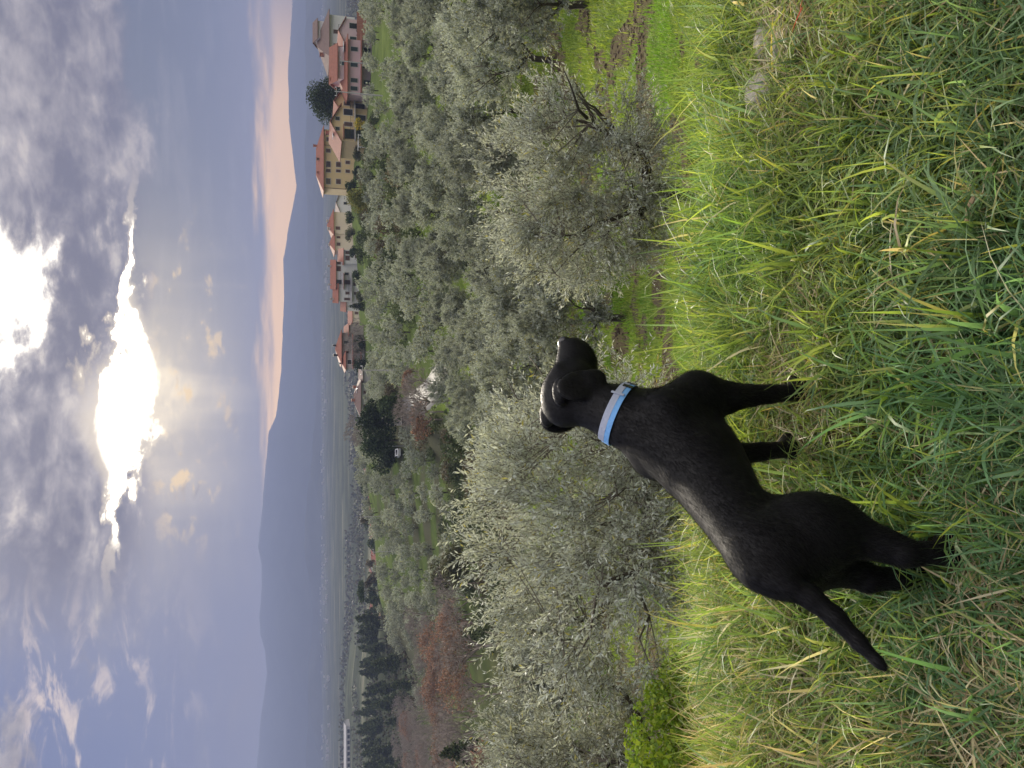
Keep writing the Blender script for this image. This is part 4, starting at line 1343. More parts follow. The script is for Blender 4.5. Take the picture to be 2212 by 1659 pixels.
# ================================================================== trees farther off
def build_far_trees():
    R = rs(21)
    ov = [make_olive(60 + i, H=3.9, W=3.9, nleaf=1500, leaf=.30, nclust=70, fork=.25, limbs=3, bark_r=.14, side=4, tw=2) for i in range(6)]
    n = 0
    def olives(num, Yr, sr, rad_, lab, grp, test=None, q0=.85, q1=1.25, cuts=(840, 885)):
        nonlocal n
        k = 0
        for _ in range(num * 40):
            Y = math.sqrt(R.uniform(Yr[0] ** 2, Yr[1] ** 2)); s = R.uniform(*sr)
            x, y = s * Y, Y
            if not free(x, y, rad_): continue
            z = float(ground_z(x, y))
            v, u = proj(x, y, z)
            if test and not test(v, u): continue
            t, c = ov[R.randint(6)]; q = R.uniform(q0, q1)
            plant('olive_tree', t, c, band(v, cuts, ('highest', 'middle', 'lowest')) + ' ' + lab + ', under ' + zone(u), 'olive tree', (x, y, z), R.uniform(0, 6.28), (q, q, q * R.uniform(.85, 1.1)), grp)
            TREES.append((x, y, rad_)); k += 1; n += 1
            if k >= num: break
    road = lambda v, u: not (875 < v < 925 and 820 < u < 900)
    # the flowering tree, the tall dark tree by the houses and other single trees
    singles(R)
    olives(8, (100, 136), (.30, .52), 2.6, 'small olive tree on the bright meadow', 'olives on the meadow', None, .8, 1.1)
    olives(52, (93, 190), (.10, .50), 2.3, 'small olive tree on the terraces', 'olives below the houses', lambda v, u: v > 812 and not (830 < v < 885 and u < 300), .75, 1.05)
    olives(48, (88, 205), (-.035, .13), 2.3, 'small olive tree on the dark slope', 'olives below the white houses', lambda v, u: v > 805 and road(v, u), .75, 1.1)
    olives(105, (128, 262), (-.315, -.055), 2.3, 'small olive tree of the far terraced hillside', 'olives on the far terraces', road)
    olives(26, (205, 310), (-.43, -.25), 2.2, 'small olive tree on the sloping crest', 'olives on the sloping crest')
    print('far olives', n)
    # brown wood at the left
    cols = [(.175, .118, .088), (.20, .125, .09)]
    bare = [make_bare(80 + i, 8.5, 6.5, (5, 4, 4, 5), .13) for i in range(4)]
    oak = [make_bare(90 + i, 8.0, 7.0, (5, 4, 4, 4), .15, None, 1000, cols[i % 2]) for i in range(2)]
    k = 0
    for _ in range(5000):
        Y = math.sqrt(R.uniform(84 ** 2, 330 ** 2)); s = R.uniform(-.62, -.20)
        if Y < 100 + 260 * max(0, s + .33): continue
        if s > -.29 and Y > 125: continue
        if s > -.40 and 195 < Y: continue
        x, y = s * Y, Y
        if not free(x, y, 1.9): continue
        z = float(ground_z(x, y)); v, u = proj(x, y, z)
        red = (1330 < u < 1490 and v > 985 and R.rand() < .75) or R.rand() < .10
        t, c = oak[R.randint(2)] if red else bare[R.randint(4)]
        q = R.uniform(.75, 1.15)
        if red: plant('oak_tree', t, c, band(v, (930, 990), ('far', 'middle', 'near')) + ' red-brown oak with dead leaves in the bare wood, under ' + zone(u), 'tree', (x, y, z), R.uniform(0, 6.28), q, 'red-brown oaks in the wood')
        else: plant('bare_tree', t, c, band(v, (900, 950, 1000), ('farthest', 'far', 'middle', 'near')) + ' leafless grey-brown tree of the wood, under ' + zone(u), 'tree', (x, y, z), R.uniform(0, 6.28), q, 'leafless trees in the wood')
        TREES.append((x, y, 1.9)); k += 1
        if k >= 190: break
    print('wood', k)
    pine = []
    for i in range(3):
        Rr = rs(120 + i); bl = []
        for q in range(16):
            zz = 4 + 9 * (q + .5) / 16; r_ = 2.6 * (1 - (q / 16) ** 1.6) + .5
            a = Rr.uniform(0, 6.28); o = r_ * .45
            bl.append(((math.cos(a) * o, math.sin(a) * o, zz), (r_ * .75, r_ * .75, .75)))
        pine.append((MB().tube([(0, 0, -.5), (.1, 0, 6), (0, .1, 12.5)], [.22, .16, .05], 6).data('pine_trunk', MT['bark']),
                     blob_crown('pine_crown', 130 + i, bl, 1500, .75, [(.035, .055, .025), (.05, .07, .03), (.07, .085, .035)], MT['evergreen'])))
    k = 0
    for _ in range(4000):
        Y = math.sqrt(R.uniform(300 ** 2, 480 ** 2)); s = R.uniform(-.60, -.29)
        if s > -.36 and Y < 360: continue
        x, y = s * Y, Y
        if not free(x, y, 2.6): continue
        z = float(ground_z(x, y)); t, c = pine[R.randint(3)]; v, u = proj(x, y, z)
        plant('pine_tree', t, c, band(v, (830, 860), ('back row', 'middle row', 'front row')) + ' dark green pine of the hazy wood, under ' + zone(u), 'pine tree', (x, y, z), R.uniform(0, 6.28), R.uniform(.8, 1.15), 'pines in the hazy wood')
        TREES.append((x, y, 2.6)); k += 1
        if k >= 95: break
    x, y, z = put(0, 1612, 112)
    plant('pine_tree', *pine[1], 'single dark pine rising out of the brown wood at the lower edge', 'pine tree', (x, y, z + 1.5), 1.0, .62)
    # scrub that fills the slope between the orchards and the houses
    scrub = []
    for i in range(4):
        Rr = rs(150 + i)
        bl = [((Rr.normal(0, .8), Rr.normal(0, .8), .6 + .7 * Rr.rand()), (1.0 + .5 * Rr.rand(), 1.0 + .5 * Rr.rand(), .8 + .4 * Rr.rand())) for _ in range(5)]
        pal = [[(.05, .07, .03), (.07, .09, .04)], [(.10, .085, .055), (.13, .105, .07)], [(.075, .095, .05), (.10, .12, .06)], [(.04, .06, .03), (.06, .075, .035)]][i]
        scrub.append(blob_crown('scrub_leaves', 160 + i, bl, 650, .30, pal, MT['evergreen']))
    stem = MB().tube([(0, 0, -.4), (0, 0, 1.2)], [.06, .02], 5).data('scrub_stem', MT['twig'])
    k = 0
    for _ in range(6000):
        if R.rand() < .6: Y, s = R.uniform(92, 215), R.uniform(-.03, .34)
        else: Y, s = R.uniform(75, 150), R.uniform(-.34, -.02)
        x, y = s * Y, Y
        if not free(x, y, 1.0): continue
        z = float(ground_z(x, y)); v, u = proj(x, y, z)
        if not road(v, u): continue
        j = R.randint(4)
        nm = ['dark green', 'brown dry', 'grey-green', 'deep green'][j]
        plant('shrub', stem, scrub[j], band(v, (850, 900, 960), ('highest', 'upper', 'lower', 'lowest')) + ' ' + nm + ' wild shrub on the slope under ' + zone(u), 'shrub', (x, y, z), R.uniform(0, 6.28), R.uniform(.7, 1.5), nm + ' shrubs on the slope', 'stem', 'foliage')
        TREES.append((x, y, 1.0)); k += 1
        if k >= 150: break
    # hazy woods far behind: one mass
    nf = 36000
    Y = np.exp(R.uniform(math.log(300), math.log(1250), nf)); s = R.uniform(-.68, .62, nf)
    X = s * Y
    d = fbm(X * .006, Y * .0045, 301, 4)
    hide = (s > -.1) & (Y < 420)
    keep = (d > .44) & ~hide & ~((s < -.33) & (Y > 560) & (Y < 1050) & (d < .60))
    X, Y = X[keep], Y[keep]; nf = len(X)
    z = ground_z(X, Y)
    sz = np.clip(Y / 260, 1.7, 8)
    P = np.stack([X, Y, z + sz * R.rand(nf) * 1.1], -1)
    V, F = leaf_quads(P, R.normal(size=(nf, 3)) * np.array([[1, .4, .5]]), R.normal(size=(nf, 3)), sz * (.6 + .8 * R.rand(nf)), sz * (.5 + .4 * R.rand(nf)), .2)
    c = np.array([(.05, .06, .035), (.075, .08, .045), (.09, .075, .055), (.06, .055, .045)])[R.randint(0, 4, nf)] * (.7 + .6 * R.rand(nf, 1))
    tag(link('far_wood', mesh_np('far_wood', V, F, MT['evergreen'], np.repeat(c, 4, 0))), 'hazy far-off woods on the low hills of the valley', 'wood', kind='stuff')

def singles(R):
    def blobs(seed, H, W, n, squash=.8, z0=.15):
        Rr = rs(seed); out = []
        for _ in range(n):
            p = unit(Rr.normal(size=3)) * Rr.rand() ** .5
            r_ = W * (.16 + .12 * Rr.rand())
            out.append(((p[0] * W * .34, p[1] * W * .34, H * (.5 + z0 / 2) + p[2] * H * (.5 - z0 / 2) * .72), (r_, r_, r_ * squash)))
        return out
    def tree(name, lab, cat, px, py, Y, H, W, pal, nb=16, nf=2600, size=.5, mat='evergreen', z0=.12, seed=0, group=None):
        v = px
        z = EYE.z - Y * math.tan(PITCH + math.atan((v - 1106) / FPX))
        x = at(v, py, Y)[0]
        gz = float(ground_z(x, Y))
        z = max(min(z, gz + .6), gz - .5)
        t = MB().tube([(0, 0, -1.0), (.05 * W * .2, 0, H * .3), (0, 0, H * .75)], [W * .03 + .05, W * .022 + .03, .03], 6).data('single_trunk', MT['bark'])
        c = blob_crown('single_crown', seed + 400, blobs(seed + 500, H, W, nb, .8, z0), nf, size, pal, MT[mat])
        plant(name, t, c, lab, cat, (x, Y, z), seed, 1.0, group)
        TREES.append((x, Y, W * .4))
    dk = [(.022, .038, .018), (.032, .05, .022), (.045, .065, .03)]
    md = [(.05, .075, .03), (.07, .095, .04), (.04, .06, .03)]
    tree('evergreen_oak', 'tall dark round evergreen standing over the yellow house against the mountains', 'tree', 742, 218, 235, 15.5, 14.5, dk, 30, 7500, .55, seed=1, z0=.02)
    tree('mimosa_tree', 'small mimosa in yellow bloom below the yellow gabled house', 'tree', 800, 272, 186, 4.2, 4.0, [(.55, .42, .03), (.62, .48, .05), (.25, .26, .04)], 10, 1100, .28, seed=2)
    tree('willow_tree', 'feathery yellow-green tree left of the long yellow house', 'tree', 830, 432, 165, 7.6, 6.4, [(.17, .18, .05), (.22, .20, .06), (.13, .15, .05)], 18, 4200, .30, 'evergreen', .05, 3)
    tree('evergreen_oak', 'dark evergreen tree at the corner of the long yellow house', 'tree', 775, 405, 215, 4.2, 4.5, md, 12, 1500, .4, seed=4)
    tree('evergreen_oak', 'dark shrub-like tree climbing the front of the long yellow house', 'tree', 768, 325, 226, 4.2, 3.6, dk, 10, 1200, .35, seed=5)
    for i, (v, u, Y, H, W) in enumerate(((925, 905, 170, 11, 9), (920, 950, 180, 12, 9.5), (905, 985, 190, 9, 8), (935, 880, 155, 6, 6.5))):
        tree('evergreen_oak', ['broad dark evergreen at the bend of the road', 'tallest dark evergreen of the clump left of the road', 'dark evergreen at the terrace side of the clump left of the road', 'low dark evergreen in front of the clump by the road sign'][i], 'tree', v, u, Y, H, W, dk if i < 3 else md, 20, 3200, .55, seed=10 + i, z0=.0)
    tree('garden_hedge', 'dark green garden tree on the lawn below the red-roofed villa', 'tree', 797, 790, 236, 4.5, 8.0, dk, 14, 1600, .4, seed=20, z0=.0)
    tree('garden_hedge', 'dark clipped hedge in front of the red-roofed villa', 'hedge', 783, 745, 240, 2.4, 7.5, dk, 14, 1300, .35, seed=21, z0=.0)
    tree('broadleaf_tree', 'brown-green broadleaf tree half hidden by the conifer at the wood edge', 'tree', 1010, 1215, 118, 8, 7, [(.09, .085, .045), (.075, .08, .04)], 16, 2600, .4, seed=22)
    tree('broadleaf_tree', 'dark conifer-like tree between the terraces and the brown wood', 'tree', 1000, 1235, 128, 9.5, 6, [(.05, .055, .03), (.065, .065, .035)], 16, 2400, .4, seed=23)
    for i, (u, Y, H, W) in enumerate(((20, 170, 6, 6), (70, 205, 6, 7), (-30, 195, 8, 8), (150, 215, 5.5, 6), (335, 205, 4.5, 5), (375, 205, 4.5, 5), (470, 250, 5, 6), (505, 240, 5, 6), (545, 235, 4, 5), (600, 238, 3.5, 6), (640, 235, 3.5, 5))):
        lab = ['green garden tree at the far right under the brown-roofed house', 'garden tree in front of the pink gabled house', 'tall garden tree at the picture edge by the brown-roofed house', 'garden tree between the pink villa and the tall evergreen',
               'grey-green tree under the long yellow house, right part', 'grey-green tree under the long yellow house, left part', 'garden tree right of the cream house', 'garden tree in front of the cream house', 'garden tree between the cream house and the white terraced house',
               'low garden tree in front of the white terraced house', 'low garden tree left of the white terraced house front'][i]
        x, y, z = put(0, u, Y); v, _ = proj(x, y, z)
        tree('garden_tree', lab, 'tree', v, u, Y, H * .68, W * .8, [md, [(.10, .11, .06), (.12, .125, .075)], dk][i % 3], 12, 1300, .36, seed=30 + i)
    # cypress cone and umbrella pine
    def cone_tree(name, lab, u, Y, H, W, seed):
        x, y, z = put(0, u, Y)
        bl = [((0, 0, H * (q + .5) / 9), (W * .5 * (1 - (q / 9) ** 1.5) + .1,) * 2 + (H * .09,)) for q in range(9)]
        c = blob_crown('cypress_crown', seed, bl, 900, .35, dk, MT['evergreen'], .8)
        t = MB().tube([(0, 0, -.5), (0, 0, H * .6)], [.12, .04], 5).data('cypress_trunk', MT['bark'])
        plant(name, t, c, lab, 'tree', (x, y, z), 0, 1.0)
        TREES.append((x, y, W * .5))
    cone_tree('cypress_tree', 'small cone-shaped cypress in the garden of the white terraced house', 662, 236, 4.6, 3.0, 61)
    cone_tree('cypress_tree', 'slim cypress standing with the hazy village across the dip', 1085, 430, 11, 4, 62)
    cone_tree('cypress_tree', 'second slim cypress beside the red-roofed village house', 1062, 440, 9, 4, 63)
    for i, (u, Y, H, W) in enumerate(((1275, 285, 8.5, 8), (1120, 420, 10, 11), (1030, 430, 9, 10))):
        x, y, z = put(0, u, Y)
        bl = [((math.cos(a) * W * .28, math.sin(a) * W * .28, H * .82), (W * .26, W * .26, H * .13)) for a in np.linspace(0, 6.28, 7)[:-1]] + [((0, 0, H * .88), (W * .3, W * .3, H * .14))]
        c = blob_crown('umbrella_crown', 70 + i, bl, 1300, .5, dk, MT['evergreen'])
        tb = MB().tube([(0, 0, -.5), (.2, 0, H * .45), (.1, 0, H * .8)], [.22, .16, .06], 6)
        for a in (0, 2, 4): tb.tube([(.2, 0, H * .5), (math.cos(a) * W * .25, math.sin(a) * W * .25, H * .78)], [.09, .04], 4)
        plant('umbrella_pine', tb.data('umbrella_trunk', MT['bark']), c, ['flat-topped umbrella pine on the crest above the brown wood', 'broad pine over the hazy village roofs', 'pine behind the nearest hazy village roofs'][i], 'pine tree', (x, y, z), 0, 1.0)
        TREES.append((x, y, W * .5))
    for i in range(34):
        u = R.uniform(985, 1330); Y = R.uniform(330, 520)
        x, y, z = put(0, u, Y)
        if not free(x, y, 3.0): continue
        v, _ = proj(x, y, z)
        tree('village_tree', 'blurred garden tree among the roofs of the hazy village', 'tree', v, u, Y, R.uniform(5, 9), R.uniform(5, 8), [md, dk, [(.11, .09, .06), (.09, .08, .05)]][i % 3], 10, 500, .8, seed=700 + i, group='trees of the hazy village')
    # leafless single trees
    bt = [make_bare(200 + i, 8, 7, (6, 4, 4, 5), .12) for i in range(2)]
    for i, (u, Y, q, lab) in enumerate(((925, 222, 1.15, 'leafless tree with a spreading top beside the brown-roofed farmhouse'), (948, 225, .95, 'second leafless tree left of the brown-roofed farmhouse'), (150, 228, 1.2, 'leafless tree behind the pink villa beside the tall evergreen'),
                                        (735, 226, .9, 'leafless tree in front of the red-roofed villa'), (705, 222, .75, 'leafless garden tree between the white house and the villa'), (760, 222, .7, 'small leafless tree before the villa balcony'),
                                        (865, 98, .95, 'grey leafless tree below the bend of the road'), (890, 104, .8, 'grey-brown leafless tree beside the road bank'), (840, 92, .8, 'leafless tree above the head of the dog below the road'))):
        x, y, z = put(0, u, Y)
        plant('bare_tree', *bt[i % 2], lab, 'tree', (x, y, z), i * 1.1, q)
        TREES.append((x, y, 2))
    ob = make_bare(210, 5, 5, (5, 4, 4, 4), .1, None, 1300, (.21, .13, .095))
    for i, (u, Y, q, lab) in enumerate(((905, 108, .95, 'rust-brown leafy tree beside the road bend'), (822, 128, .7, 'small rust-brown tree by the utility pole'))):
        x, y, z = put(0, u, Y)
        plant('oak_tree', *ob, lab, 'tree', (x, y, z), i * 2., q)
        TREES.append((x, y, 2))

# ================================================================== houses, road, poles
def tile_mat(name, col):
    m, nt, out = new_mat(name)
    b = nt.nodes.new('ShaderNodeBsdfPrincipled'); tc = nt.nodes.new('ShaderNodeTexCoord')
    n = nt.nodes.new('ShaderNodeTexNoise'); n.inputs['Scale'].default_value = 1.6; n.inputs['Detail'].default_value = 8
    w = nt.nodes.new('ShaderNodeTexWave'); w.inputs['Scale'].default_value = 1.6; w.inputs['Distortion'].default_value = .6
    nt.links.new(tc.outputs['Object'], n.inputs[0]); nt.links.new(tc.outputs['Object'], w.inputs[0])
    mx = nt.nodes.new('ShaderNodeMix'); mx.data_type = 'RGBA'
    mx.inputs[6].default_value = (*[c * .62 for c in col], 1); mx.inputs[7].default_value = (*[min(1, c * 1.3) for c in col], 1)
    nt.links.new(n.outputs[0], mx.inputs[0]); nt.links.new(mx.outputs[2], b.inputs['Base Color'])
    bp = nt.nodes.new('ShaderNodeBump'); bp.inputs['Strength'].default_value = .6; bp.inputs['Distance'].default_value = .06
    nt.links.new(w.outputs['Fac'], bp.inputs['Height']); nt.links.new(bp.outputs[0], b.inputs['Normal'])
    b.inputs['Roughness'].default_value = .85
    nt.links.new(b.outputs[0], out.inputs[0])
    return m

class House:
    def __init__(s, name, label, py, Y, V, yaw=0.0, cat='house', scale=1.12):
        z = EYE.z - Y * math.tan(PITCH + math.atan((V - 1106) / FPX))
        p = at(V, py, Y)
        s.z = z
        s.o = thing(name, label, cat, (p[0], Y, z), rad(yaw), None, (scale,) * 3)
        TREES.append((p[0], Y + 3, 5.0))
    def block(s, x, y, w, d, h, wall, roof=None, kind='hip', rise=1.6, ov=.6, z=0.0, found=3.0):
        b = MB()
        if kind == 'gable_front':      # gable end towards the camera
            f = found if z == 0 else 0
            vs = [(x - w / 2, y, z - f), (x + w / 2, y, z - f), (x + w / 2, y, z + h), (x, y, z + h + rise), (x - w / 2, y, z + h),
                  (x - w / 2, y + d, z - f), (x + w / 2, y + d, z - f), (x + w / 2, y + d, z + h), (x, y + d, z + h + rise), (x - w / 2, y + d, z + h)]
            b.poly(vs, [(0, 1, 2, 3, 4), (9, 8, 7, 6, 5), (1, 6, 7, 2), (5, 0, 4, 9), (0, 5, 6, 1), (2, 7, 8, 3), (9, 4, 3, 8)])
        elif kind == 'gable':
            f = found if z == 0 else 0
            vs = [(x - w / 2, y, z - f), (x - w / 2, y + d, z - f), (x - w / 2, y + d, z + h), (x - w / 2, y + d / 2, z + h + rise), (x - w / 2, y, z + h),
                  (x + w / 2, y, z - f), (x + w / 2, y + d, z - f), (x + w / 2, y + d, z + h), (x + w / 2, y + d / 2, z + h + rise), (x + w / 2, y, z + h)]
            b.poly(vs, [(0, 4, 3, 2, 1), (5, 6, 7, 8, 9), (0, 5, 9, 4), (1, 2, 7, 6), (0, 1, 6, 5), (4, 9, 8, 3), (3, 8, 7, 2)])
        else:
            f = found if z == 0 else 0
            b.box((x, y + d / 2, z + h / 2 - f / 2), (w, d, h + f))
        wl = b.build('wall', wall, s.o)
        s.last = wl
        if roof:
            r = MB(); t = .16; zz = z + h + .004
            x0, x1, y0, y1 = x - w / 2 - ov, x + w / 2 + ov, y - ov, y + d + ov
            if kind == 'hip':
                if w >= d:
                    k = min((y1 - y0) / 2, (x1 - x0) / 2 - .3)
                    rd = [(x0 + k, (y0 + y1) / 2, zz + rise + t), (x1 - k, (y0 + y1) / 2, zz + rise + t)]
                    vs = [(x0, y0, zz), (x1, y0, zz), (x1, y1, zz), (x0, y1, zz), (x0, y0, zz + t), (x1, y0, zz + t), (x1, y1, zz + t), (x0, y1, zz + t)] + rd
                    r.poly(vs, [(3, 2, 1, 0), (0, 1, 5, 4), (1, 2, 6, 5), (2, 3, 7, 6), (3, 0, 4, 7), (4, 5, 9, 8), (5, 6, 9), (6, 7, 8, 9), (7, 4, 8)])
                else:
                    k = min((x1 - x0) / 2, (y1 - y0) / 2 - .3)
                    rd = [((x0 + x1) / 2, y0 + k, zz + rise + t), ((x0 + x1) / 2, y1 - k, zz + rise + t)]
                    vs = [(x0, y0, zz), (x1, y0, zz), (x1, y1, zz), (x0, y1, zz), (x0, y0, zz + t), (x1, y0, zz + t), (x1, y1, zz + t), (x0, y1, zz + t)] + rd
                    r.poly(vs, [(3, 2, 1, 0), (0, 1, 5, 4), (1, 2, 6, 5), (2, 3, 7, 6), (3, 0, 4, 7), (4, 5, 8), (5, 6, 9, 8), (6, 7, 9), (7, 4, 8, 9)])
            elif kind in ('gable', 'gable_front'):
                g = rise * ov / ((d if kind == 'gable' else w) / 2)
                if kind == 'gable':
                    sec = [(y0, zz - g), ((y0 + y1) / 2, zz + rise), (y1, zz - g)]
                    vs = [(xx, a, c + o) for xx in (x0, x1) for o in (0.01, t) for a, c in sec]
                else:
                    sec = [(x0, zz - g), ((x0 + x1) / 2, zz + rise), (x1, zz - g)]
                    vs = [(a, yy, c + o) for yy in (y0, y1) for o in (0.01, t) for a, c in sec]
                fs = [(0, 1, 4, 3), (1, 2, 5, 4), (6, 9, 10, 7), (7, 10, 11, 8), (3, 4, 10, 9), (4, 5, 11, 10), (0, 6, 7, 1), (1, 7, 8, 2), (0, 3, 9, 6), (2, 8, 11, 5)]
                r.poly(vs, fs)
            elif kind == 'shed':
                vs = [(x0, y0, zz), (x1, y0, zz), (x1, y1, zz + rise), (x0, y1, zz + rise), (x0, y0, zz + t), (x1, y0, zz + t), (x1, y1, zz + rise + t), (x0, y1, zz + rise + t)]
                r.poly(vs, [(3, 2, 1, 0), (4, 5, 6, 7), (0, 1, 5, 4), (1, 2, 6, 5), (2, 3, 7, 6), (3, 0, 4, 7)])
            s.roof = r.build('roof', roof, s.o)
        return s
    def win(s, x, z, w=1.0, h=1.3, y=0.0, shut=None, frame=None, name='window', pane=None, side=None):
        """a window on a front wall (y = wall plane) with raised surround, pane and shutters"""
        fm = frame or HM['surround']
        b = MB(); t = .12
        if side is None:
            for c, d in (((x, y - .03, z + h / 2 + t / 2), (w + 2 * t, .06, t)), ((x, y - .04, z - h / 2 - t / 2), (w + 2 * t, .10, t)), ((x - w / 2 - t / 2, y - .03, z), (t, .06, h)), ((x + w / 2 + t / 2, y - .03, z), (t, .06, h))): b.box(c, d)
            o = b.build(name, fm, s.o)
            MB().box((x, y - .012, z), (w, .02, h)).build('pane', pane or HM['glass'], o)
            if shut:
                for q in (-1, 1): MB().box((x + q * w * .25, y - .05, z), (w * .46, .05, h * .98)).build('shutter', shut, o)
        else:                            # on a side wall: x is the wall plane, y the position along it
            sg = side
            for c, d in (((x + sg * .03, y, z + h / 2 + t / 2), (.06, w + 2 * t, t)), ((x + sg * .04, y, z - h / 2 - t / 2), (.10, w + 2 * t, t)), ((x + sg * .03, y - w / 2 - t / 2, z), (.06, t, h)), ((x + sg * .03, y + w / 2 + t / 2, z), (.06, t, h))): b.box(c, d)
            o = b.build(name, fm, s.o)
            MB().box((x + sg * .012, y, z), (.02, w, h)).build('pane', pane or HM['glass'], o)
            if shut:
                for q in (-1, 1): MB().box((x + sg * .05, y + q * w * .25, z), (.05, w * .46, h * .98)).build('shutter', shut, o)
        return s
    def chimney(s, x, y, z, h=1.2, w=.6, mat=None):
        b = MB().box((x, y, z + h / 2), (w, w, h)); b.box((x, y, z + h + .08), (w * 1.35, w * 1.35, .15))
        b.build('chimney', mat or HM['brick'], s.roof)
        return s
    def add(s, name, mat, *boxes):
        b = MB()
        for c, d in boxes: b.box(c, d)
        b.build(name, mat, s.o)
        return s
    def balcony(s, x, z, w, d=1.2, y=0.0, mat=None, rail=None):
        b = MB().box((x, y - d / 2, z - .09), (w, d, .18))
        o = b.build('balcony', mat or HM['concrete'], s.o)
        r = MB().box((x, y - d + .04, z + .95), (w, .06, .06))
        for q in np.linspace(-w / 2 + .05, w / 2 - .05, max(4, int(w / .35))): r.box((x + q, y - d + .04, z + .46), (.035, .035, .92))
        r.build('railing', rail or HM['iron'], o)
        return s

HM = {}
def build_houses():
    HM.update(surround=plain('window_surround', (.50, .46, .40), .8), glass=plain('dark_window', (.02, .022, .025), .15, .6, .1), brick=plain('chimney_brick', (.34, .15, .10), .9),
              concrete=plain('concrete', (.42, .40, .37), .9), iron=plain('dark_iron', (.03, .03, .03), .6), green=plain('green_shutter', (.035, .06, .05), .6),
              brown=plain('brown_shutter', (.10, .055, .035), .6), yellow=plain('yellow_render', (.66, .50, .26), .9, .2, .10, .6), pink=plain('pink_render', (.62, .47, .45), .9, .2, .08, .6),
              white=plain('white_render', (.66, .64, .60), .9, .2, .08, .6), cream=plain('cream_render', (.64, .57, .45), .9, .2, .08, .6), grey=plain('grey_render', (.42, .40, .37), .9, .2, .12, .6),
              stone=plain('stone_wall', (.34, .30, .25), .9, .2, .3, 1.5, .5, 4), lead=plain('skylight_sheet', (.72, .72, .70), .3, .6, .1), dim=plain('dim_wood', (.13, .085, .06), .8))
    tr = tile_mat('terracotta_tiles', (.25, .09, .052)); br = tile_mat('brown_tiles', (.16, .105, .085))
    G, B = HM['green'], HM['brown']
    # brown-roofed white house, far right
    h = House('house', 'white house with a broad brown hipped roof above the pink houses', 78, 235, 742, 8)
    h.block(0, 0, 11.5, 9, 3.6, HM['white'], br, 'hip', 3.0, 1.0); h.chimney(-4.2, 3, 4.2, 1.8, .8); h.chimney(3.2, 4, 5.2, 1.4, .8)
    h.win(-3.0, 1.9, 1.1, 1.4, 0, B).win(1.0, 1.9, 1.1, 1.4, 0, B).win(-5.2, 1.5, .9, 2.0, 0)
    h.balcony(-1.5, .4, 8.0); h.block(3.0, 3.0, 5, 4, 2.2, HM['white'], br, 'gable', 1.0, .5, z=4.6)
    # pink gabled house
    h = House('house', 'small pale pink house with a gable end behind the long red fence', 72, 205, 777, 4)
    h.block(0, 0, 6.4, 8, 3.2, HM['pink'], tr, 'gable_front', 1.6, .4)
    h.win(-1.5, 1.5, .9, 1.5, 0, G).win(1.6, 1.5, 1.3, 1.7, 0).chimney(-2.4, 3, 3.9, .9, .5)
    h.block(-4.4, 2, 3.6, 5, 2.6, HM['pink'], HM['lead'], 'shed', .8, .3)
    f = thing('red_fence', 'long low red fence in front of the pink gabled house', 'fence', tuple(at(781, 64, 198)))
    for i in range(12): MB().box((-4.1 + i * .74, 0, .0), (.70, .06, 2.3)).build('panel', HM['brick'], f)
    for i in range(7): MB().box((-4.4 + i * 1.45, .08, -.3), (.1, .1, 3.4)).build('post', HM['dim'], f)
    # pink villa
    h = House('house', 'pink villa with stacked terracotta roofs and dark green shutters', 150, 198, 806, -6)
    h.block(0, 0, 12.0, 8, 5.6, HM['pink'], tr, 'hip', 1.7, .9)
    h.block(1.0, 1.0, 7.0, 7, 2.1, HM['pink'], tr, 'gable', 1.5, .6, z=5.9)
    h.win(1.0, 6.7, 1.0, 1.0, .996, G)
    for x_ in (-4.6, -2.8, .6, 4.0): h.win(x_, 4.2, .9, 1.5, 0, G)
    for x_ in (-4.8, -3.0): h.win(x_, 1.3, .9, 1.5, 0, G)
    h.win(1.0, 1.4, 1.6, 2.0, 0).win(4.0, 1.4, 1.0, 1.6, 0, G)
    h.add('porch_roof', tr, ((0.6, -1.2, 2.75), (12.8, 2.6, .18)))
    h.add('porch_column', HM['pink'], ((-5.2, -2.2, 1.3), (.35, .35, 2.9))); h.add('porch_column', HM['pink'], ((0, -2.2, 1.3), (.35, .35, 2.9))); h.add('porch_column', HM['pink'], ((5.6, -2.2, 1.3), (.35, .35, 2.9)))
    h.chimney(-2.0, 4, 8.2, 1.2, .6); h.chimney(3.6, 5, 8.0, 1.2, .6)
    h.add('skylight', HM['lead'], ((4.4, .6, 6.6), (2.2, 1.4, .12)))
    # yellow gabled house
    h = House('house', 'yellow house with two front gables and a covered loggia beside the tall evergreen', 258, 203, 792, 10)
    h.block(-1.6, 0, 8.2, 9, 6.0, HM['yellow'], tr, 'gable_front', 2.2, .7)
    h.block(4.4, 1.2, 5.4, 8, 5.6, HM['yellow'], tr, 'gable_front', 1.7, .6)
    h.win(-2.9, 6.6, .8, .9, 0).win(-.4, 6.6, .8, .9, 0).win(-1.6, 4.2, 1.0, 1.8, 0, B).win(1.4, 4.2, 1.5, 2.0, 0).win(4.2, 4.4, .9, 1.3, 1.2, B).win(6.2, 4.4, .9, 1.3, 1.2, B)
    h.win(-4.0, 3.9, 2.2, 2.0, 0, None, HM['dim']).win(3.6, 1.4, 1.6, 2.2, 1.2).win(0.2, 1.3, 1.4, 2.2, 0).win(-3.4, 1.3, 2.6, 2.0, 0)
    h.balcony(-1.5, 2.8, 8.4, 1.4); h.balcony(4.4, 2.8, 5.4, 1.2, 1.2)
    h.add('awning', tr, ((-4.0, -.9, 5.3), (3.0, 1.8, .14)))
    h.chimney(-1.0, 6, 7.6, 1.4, .7); h.add('solar_panel', HM['lead'], ((-3.2, 2.4, 7.6), (1.8, 1.6, .10)))
